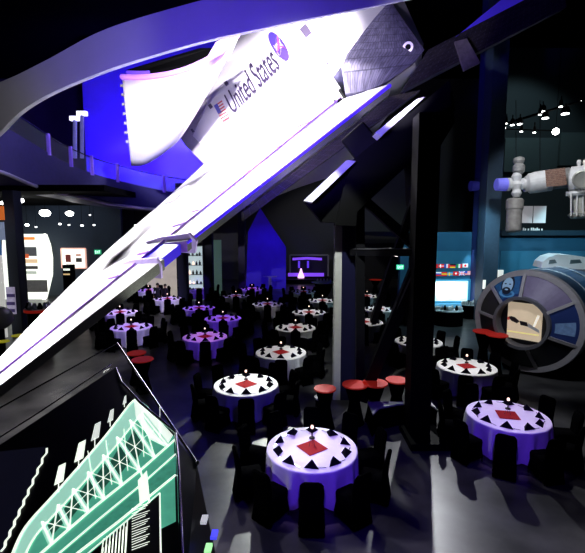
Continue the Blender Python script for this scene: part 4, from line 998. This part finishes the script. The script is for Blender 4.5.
# big arch
arch_out = cr([(13, 555), (26, 528), (55, 495), (77, 470), (103, 440), (118.5, 420), (130, 405), (137, 399)], 5)
art([(x, y) for x, y in arch_out]+[(152, 412), (174, 437), (176, 522), (140, 540), (118, 556)], GRN, 'drawing_field')
def wl(pts, w_, m_=CRM, nm='drawing_lines', o=.012, acc=None):
    mb = acc or MB()
    for a, b in zip(pts[:-1], pts[1:]):
        A = D(a[0], a[1], o); B = D(b[0], b[1], o); d = (B-A).normalized(); s_ = d.cross(dn)*w_/2
        mb.add([A-s_, A+s_, B+s_, B-s_], [(0, 1, 2, 3)])
    if acc is None: wpart(mb, nm, m_, case)
ms = [(x, y) for x, y, in arch_out]
# mint chords band along the arch
art([(x, y) for x, y in arch_out]+[(x+8+4*(i/len(arch_out)), y+9) for i, (x, y) in reversed(list(enumerate(arch_out)))], GRNL, 'arch_band', .009)
wl(ms, .018); wl([(x+9+3*i/len(ms), y+10) for i, (x, y) in enumerate(ms)], .014)
# lower chord and deck
wl([(40, 556), (95, 508), (140, 472), (176, 440)], .022); wl([(58, 556), (100, 520), (140, 487), (176, 455)], .015); wl([(76, 556), (120, 522), (176, 476)], .02); art([(60, 556), (140, 489), (176, 457), (176, 474), (120, 520), (80, 553)], mat('art_green2', (.1, .42, .3), .5, emit=.28, ecol=(.15, .75, .52), noise=.5, scale=20), 'deck_band', .008)
# truss posts & diagonals
acc = MB(); 
tops = [(42, 523), (58, 506), (73, 490), (88, 473), (103, 456), (117, 438), (130, 421), (142, 414)]
bots = [(52, 545), (70, 530), (88, 513), (104, 500), (122, 486), (140, 472), (155, 459), (168, 447)]
for i in range(8): wl([tops[i], bots[i]], .013, acc=acc)
pst = MB()
for i in range(8): wl([tops[i], bots[i]], .036, acc=pst, o=.0105)
wpart(pst, 'truss_posts', GRNL, case)
for i in range(7): wl([tops[i], bots[i+1]], .007, acc=acc); wl([tops[i+1], bots[i]], .009, acc=acc); wl([((tops[i][0]+bots[i][0])/2, (tops[i][1]+bots[i][1])/2), ((tops[i+1][0]+bots[i+1][0])/2, (tops[i+1][1]+bots[i+1][1])/2)], .006, acc=acc)
for i in range(5): wl([(96+i*16, 500-i*14), (88+i*18, 452-i*11)], .006, acc=acc)
wpart(acc, 'truss_lines', CRM, case)
for i in range(6):
    a, b, c_, d_ = tops[i], tops[i+1], bots[i+1], bots[i]; m4 = [((a[0]*k+c_[0]*(1-k)), (a[1]*k+c_[1]*(1-k))) for k in (.8, .3)]
    art([(a[0]*.75+d_[0]*.25+2, a[1]*.75+d_[1]*.25), (b[0]*.75+c_[0]*.25-2, b[1]*.75+c_[1]*.25), (b[0]*.3+c_[0]*.7-2, b[1]*.3+c_[1]*.7), (a[0]*.3+d_[0]*.7+2, a[1]*.3+d_[1]*.7)], DGR, 'drawing_shadow', .0095)
# glowing upper end
art([(134, 400), (150, 412), (173, 436), (166, 448), (150, 440), (136, 418)], mat('art_glow', (.9, 1, .92), .5, emit=.75, ecol=(.9, 1, .92), noise=.15, scale=20), 'bright_gable', .010)
art([(138, 482), (147, 472), (150, 500), (140, 506)], CRM, 'drawing_tower', .014); wl([(140, 470), (150, 505)], .012)
# cards along the arch
for (x, y, s_) in ((60, 476, 1.15), (80, 453, 1.15), (96, 433, 1.0), (111, 417, .72), (125, 401, .48)):
    art([(x-5*s_, y+9*s_), (x-1*s_, y-8*s_), (x+7*s_-2, y-11*s_), (x+3*s_, y+5*s_)], CRM if s_ > 1 else mat('art_pale', (.8, .85, .8), .5, emit=.7), 'printed_card', .008); wl([(x-1*s_, y+6*s_), (x-1*s_, y+15*s_)], .008)
# black inset with text
art([(90, 556), (120, 530), (160, 496), (161, 556)], mat('inset_black', (.012, .016, .014), .4), 'text_inset', .015)
wl([(88, 556), (160, 495), (161, 556)], .01, o=.018)
acc = MB()
for i in range(17): wl([(132+i*.0, 512+i*2.6-1), (150-(i % 3)*2, 505+i*2.6)], .006, o=.019, acc=acc)
for i in range(8): wl([(104+i*3.2, 550-i*3), (103+i*3.2, 556)], .006, o=.019, acc=acc)
for i in range(8): wl([(104+i*3.4, 541-i*2.6), (102+i*3.4, 556)], .007, o=.019, acc=acc)
wpart(acc, 'text_lines', CRM, case)
# left dark panel with wavy white line
art([(-40, 470), (0, 452), (46, 447), (4, 553), (-60, 600)], mat('panel_navy', (.02, .022, .05), .3, emit=.02, ecol=(.2, .2, .5), noise=.4, scale=6), 'left_panel', .004)
wl([(48+(1.2 if k % 2 else -1)-k*2.3, 449+k*5.2) for k in range(21)], .016, o=.01, nm='wavy_line')
# chrome edges and clear cover
wpart(MB().tube([D(116, 370, .02), D(122, 385, .03), D(140, 405, .03), D(176, 435, .02), D(179, 470, .02), D(183, 600, .02)], .013, 8), 'edge_rail', CHROME, case)
wpart(MB().tube([D(112, 367, .04), D(40, 414, .02), D(-60, 478, .02)], .006, 8), 'edge_rail', CHROME, case)
r0 = P(-40, 430, 4.0); r1 = P(117, 343, 5.0); r2 = P(197, 463, 3.3)
wpart(MB().tube([r0, r1], .008, 8), 'cover_edge', CHROME, case); wpart(MB().tube([r1, r2], .012, 8), 'cover_edge', CHROME, case)
wpart(MB().lathe([(.02*math.sin(PI*k/8), -.02*math.cos(PI*k/8)) for k in range(1, 8)], 10, tuple(r2)), 'edge_knob', CHROME, case)
wpart(MB().add([r0, r1, D(115, 368, .02), D(-60, 478, .02)], [(0, 1, 2, 3)]).add([r1, r2, D(175, 436, .02), D(115, 368, .02)], [(0, 1, 2, 3)]), 'clear_cover', mat('cover_glass', (.6, .62, .7), .06, alpha=.16), case)
# side wall with small lit tiles
a_ = D(176, 437); b2 = D(181, 600); sd = (b2-a_).normalized(); 
top2 = P(197, 463, 3.32)
sp = [Vector(D(176, 436)), r2, P(226, 600, 2.55), Vector(D(184, 600))]
wpart(MB().prism([q+Vector((0, 0, -.02)) for q in sp], Vector((0, 0, -.06))), 'side_ledge', mat('side_dark', (.02, .04, .045), .35), case)
for (x, y, m_) in ((204, 520, mat('tile_white', (.8, .8, .9), .5, emit=.5)), (214, 535, mat('tile_blue', (.1, .1, .9), .5, emit=.8, ecol=(.1, .1, 1))), (208, 549, mat('tile_green', (.5, 1, .5), .5, emit=.8))):
    q = P(x, y, 2.85 if y < 530 else 2.75); 
    # on the ledge plane
    nl = (sp[1]-sp[0]).cross(sp[3]-sp[0]).normalized(); q = onplane(x, y, sp[0], nl)
    q = q+nl*(.004 if nl.z > 0 else -.004); wpart(MB().box(q.x-.02, q.x+.02, q.y-.035, q.y+.035, q.z-.01, q.z+.01), 'lit_tile', m_, case)

# ================================================================== PEOPLE
def person(px, pyh, Y, h, label, shirt, trousers, facing=0, sit=False, hair=(.02, .015, .01)):
    head = aty(px, pyh, Y); z0 = 0; x = head.x
    t = empty('person', (x, Y, z0), label, 'person', rz=facing)
    s_ = h/1.75
    J = [((0, 0, .95), .13), ((0, 0, 1.15), .125), ((0, 0, 1.38), .15), ((0, 0, 1.5), .06), ((0, -.01, 1.57), .065), ((0, -.01, 1.66), .10), ((0, -.01, 1.73), .06)]
    E_ = [(i, i+1) for i in range(6)]
    for sx in (-1, 1):
        b0 = len(J); J += [((sx*.19, 0, 1.42), .055), ((sx*.25, .02, 1.14), .042), ((sx*.24, -.12, .92), .03), ((sx*.24, -.17, .84), .028)]; E_ += [(2, b0), (b0, b0+1), (b0+1, b0+2), (b0+2, b0+3)]
        b0 = len(J); J += [((sx*.1, 0, .88), .09), ((sx*.11, -.02, .5), .06), ((sx*.12, .03, .09), .042), ((sx*.13, -.12, .04), .035)]; E_ += [(0, b0), (b0, b0+1), (b0+1, b0+2), (b0+2, b0+3)]
    me = bpy.data.meshes.new('body'); me.from_pydata([Vector(j[0])*s_ for j in J], E_, []); o = bpy.data.objects.new('body', me); COL.objects.link(o)
    sk = o.modifiers.new('skin', 'SKIN'); 
    for i, j in enumerate(J): me.skin_vertices[0].data[i].radius = (j[1]*s_, j[1]*s_*.85)
    me.skin_vertices[0].data[0].use_root = True
    sb = o.modifiers.new('sub', 'SUBSURF'); sb.levels = 2; sb.render_levels = 2
    bpy.context.view_layer.update(); dg = bpy.context.evaluated_depsgraph_get(); m2 = bpy.data.meshes.new_from_object(o.evaluated_get(dg))
    bpy.data.objects.remove(o)
    bd = bpy.data.objects.new('body', m2); COL.objects.link(bd); bd.parent = t
    m2.materials.clear()
    for q in (mat('skin', (.45, .28, .2), .6), mat('shirt'+str(shirt), shirt, .7), mat('trousers'+str(trousers), trousers, .7)): m2.materials.append(q)
    for p in m2.polygons:
        z = p.center.z/s_; p.use_smooth = True
        p.material_index = 0 if (z > 1.49 or (abs(p.center.x)/s_ > .2 and z < .95)) else (1 if z > .93 else 2)
    hm = mat('hair', hair, .6)
    mb = MB(); mb.lathe([(.105*s_*math.sin(PI*k/14), .02*0+.11*s_*math.cos(PI*k/14)*-1) for k in range(6, 14)], 16, (0, .015*s_, 1.67*s_)); mb.build('hair', hm, t, smooth=True)
    for sx in (-1, 1): MB().lathe([(.012, -.01), (.014, 0), (.012, .01)], 8, (sx*.035*s_, -.098*s_, 1.665*s_)).build('eye', BLACK, t)
    MB().lathe([(.022, -.02), (.012, .02), (.004, .035)], 8, (0, -.105*s_, 1.63*s_)).build('nose', mat('skin', (.45, .28, .2), .6), t)
    return t
person(362, 271, 36, 1.75, 'person in white shirt and black trousers standing beyond the braces', (.7, .7, .72), (.01, .01, .012), .3)
person(157.5, 285, 26.4, 1.7, 'person in black standing before the beige backdrop, left one', (.01, .01, .015), (.01, .01, .012), .2)
person(165, 286, 26.7, 1.6, 'person in black standing before the beige backdrop, right one', (.012, .01, .015), (.01, .01, .012), -.4)

# ================================================================== BIG LIGHTS
wc = P(190, 190, 13)
def WP(t, s): return LEat(t).lerp(HNr.lerp(HNt, t), s)
import sys
cw = WP(.45, .5)
print('WN', wn, 'FN', fn, 'center', cw, 'A0', A0, 'B0', B0, 'TEt', TEt, 'LE0', LE[0])
L1 = cw+Vector((-3.0, 2.0, 8.5))
for t_ in (.08, .24, .42): spot('wing_wash', WP(t_, .5)+Vector((-1.2, .5, 4.2)), WP(t_, .7), 1900, (1, .96, 1), 74-40*t_, .04, .5)
for t_ in (.34, .47, .60, .72, .84): spot('leading_edge_wash', WP(t_, .15)+Vector((-.3, -.4, 2.3)), WP(t_, .12), 420, (1, .97, 1), 72, .04, .6)  # added unseen lamps, brighten the dark leading edge
for t_ in (.03, .16, .30, .44): spot('elevon_wash', HNr.lerp(HNt, t_)+Vector((-.9, .3, 2.6)), HNr.lerp(HNt, t_).lerp(TEr.lerp(TEt, t_), .7), 700, (.97, .9, 1), 70, .04, .6)  # added unseen lamps, brighten the dim elevons and hinge
L2 = WP(.85, .6)
for t_ in (.42, .58, .76, .92): spot('tip_wash', WP(t_, .6)+Vector((-.7, .1, 1.9)), WP(t_, .95), 520, (1, .98, 1), 88, .04, .6)  # added unseen lamps, keep the wing white out to its tip
spot('edge_wash', Vector((-1.6, 8.6, 1.6)), TEr.lerp(TEt, .62), 300, (.95, 1, .92), 80, .2)
spot('fuselage_fill', Vector((-4, 13, 8.5)), S(290, 75), 2600, (1, .95, 1), 75, .1)  # added unseen lamp, fills the darker fuselage side
spot('side_fill', P(300, 150, 8), P(290, 100, 17), 700, (1, .94, 1), 50, .3)
fcn = S(285, 70)
spot('fuselage_wash', fcn+fn*7+Vector((2.5, -1, 0)), fcn+Vector((-1, 0, -1)), 7500, (1, .93, 1), 95, .3)
dr = P(160, 110, 21)
spot('door_wash', dr+Vector((-3, -9, 1)), dr, 4500, (1, .96, .98), 46, .2)
# ring lights
spot('ring_white', (-9, 5, 4.5), P(50, 95, 12.5), 700, (.95, .92, 1), 45, .3)
spot('ring_violet', (-1, 6, 6), P(260, 10, 11.7), 2600, (.12, .05, 1), 95, .3)
# blue wash on upper wall
for px in (92, 125, 160, 200, 240): spot('blue_wall_wash', P(px, 196, 27.5), P(px+3, 125, 34), 4500, BLUE, 75, .3, .8)
spot('far_fascia_blue', P(200, 120, 17), P(100, 190, 23), 350, (.05, .03, .8), 60, .3)
# key lights through the hall: long shadows towards the viewpoint
spot('floor_key_right', (6.0, 18.5, 9.0), (3.6, 7.5, 0), 2300, (.95, .97, 1), 46, .12, .6)
spot('floor_key_left', (-.6, 17, 6.0), (-1.4, 8, 0), 3000, (.95, 1, .95), 34, .12, .6)
spot('floor_blue', (1.5, 2, 7), (1.2, 7.5, 0), 650, BLUE, 60, .2, .8)
spot('column_light', (-.5, 8.5, 8.5), (1.2, 12, 4.0), 1900, (.95, 1, .95), 34, .1)
spot('flange_light', P(300, 110, 7.5), P(362, 140, 11), 160, (1, 1, .96), 34, .1)  # added unseen lamp to brighten the beam flanges
spot('teal_wash_left', (9, 20, 6.5), (9, 24.5, 2), 520, (.5, .9, 1), 100, .2)
spot('teal_wash_right', (15, 20, 6.5), (15, 24.5, 2.5), 480, (.5, .9, 1), 100, .2)
spot('hall_wash', (17, 28, 16), (17, 34, 11), 500, (.8, .95, 1), 100, .3)
spot('gallery_wash', (-17, 27, 6.5), (-17, 32, 2), 250, (.6, .75, 1), 120, .3)
spot('back_wash', (3, 36, 8), (4, 43, 3), 230, (1, .98, .95), 110, .3)
spot('sail_blue_wash', (-2, 30, 5), (-2.3, 36, 2.5), 400, BLUE, 60, .2)
spot('bench_spot', (2.6, 12.2, 4.6), (2.6, 10.3, .5), 160, (.95, 1, .95), 50, .05)  # added unseen lamp so the pale bench edge shows
spot('aft_wash', P(400, 120, 9), P(395, 50, 16.5), 1500, (.78, .72, 1), 40, .2)
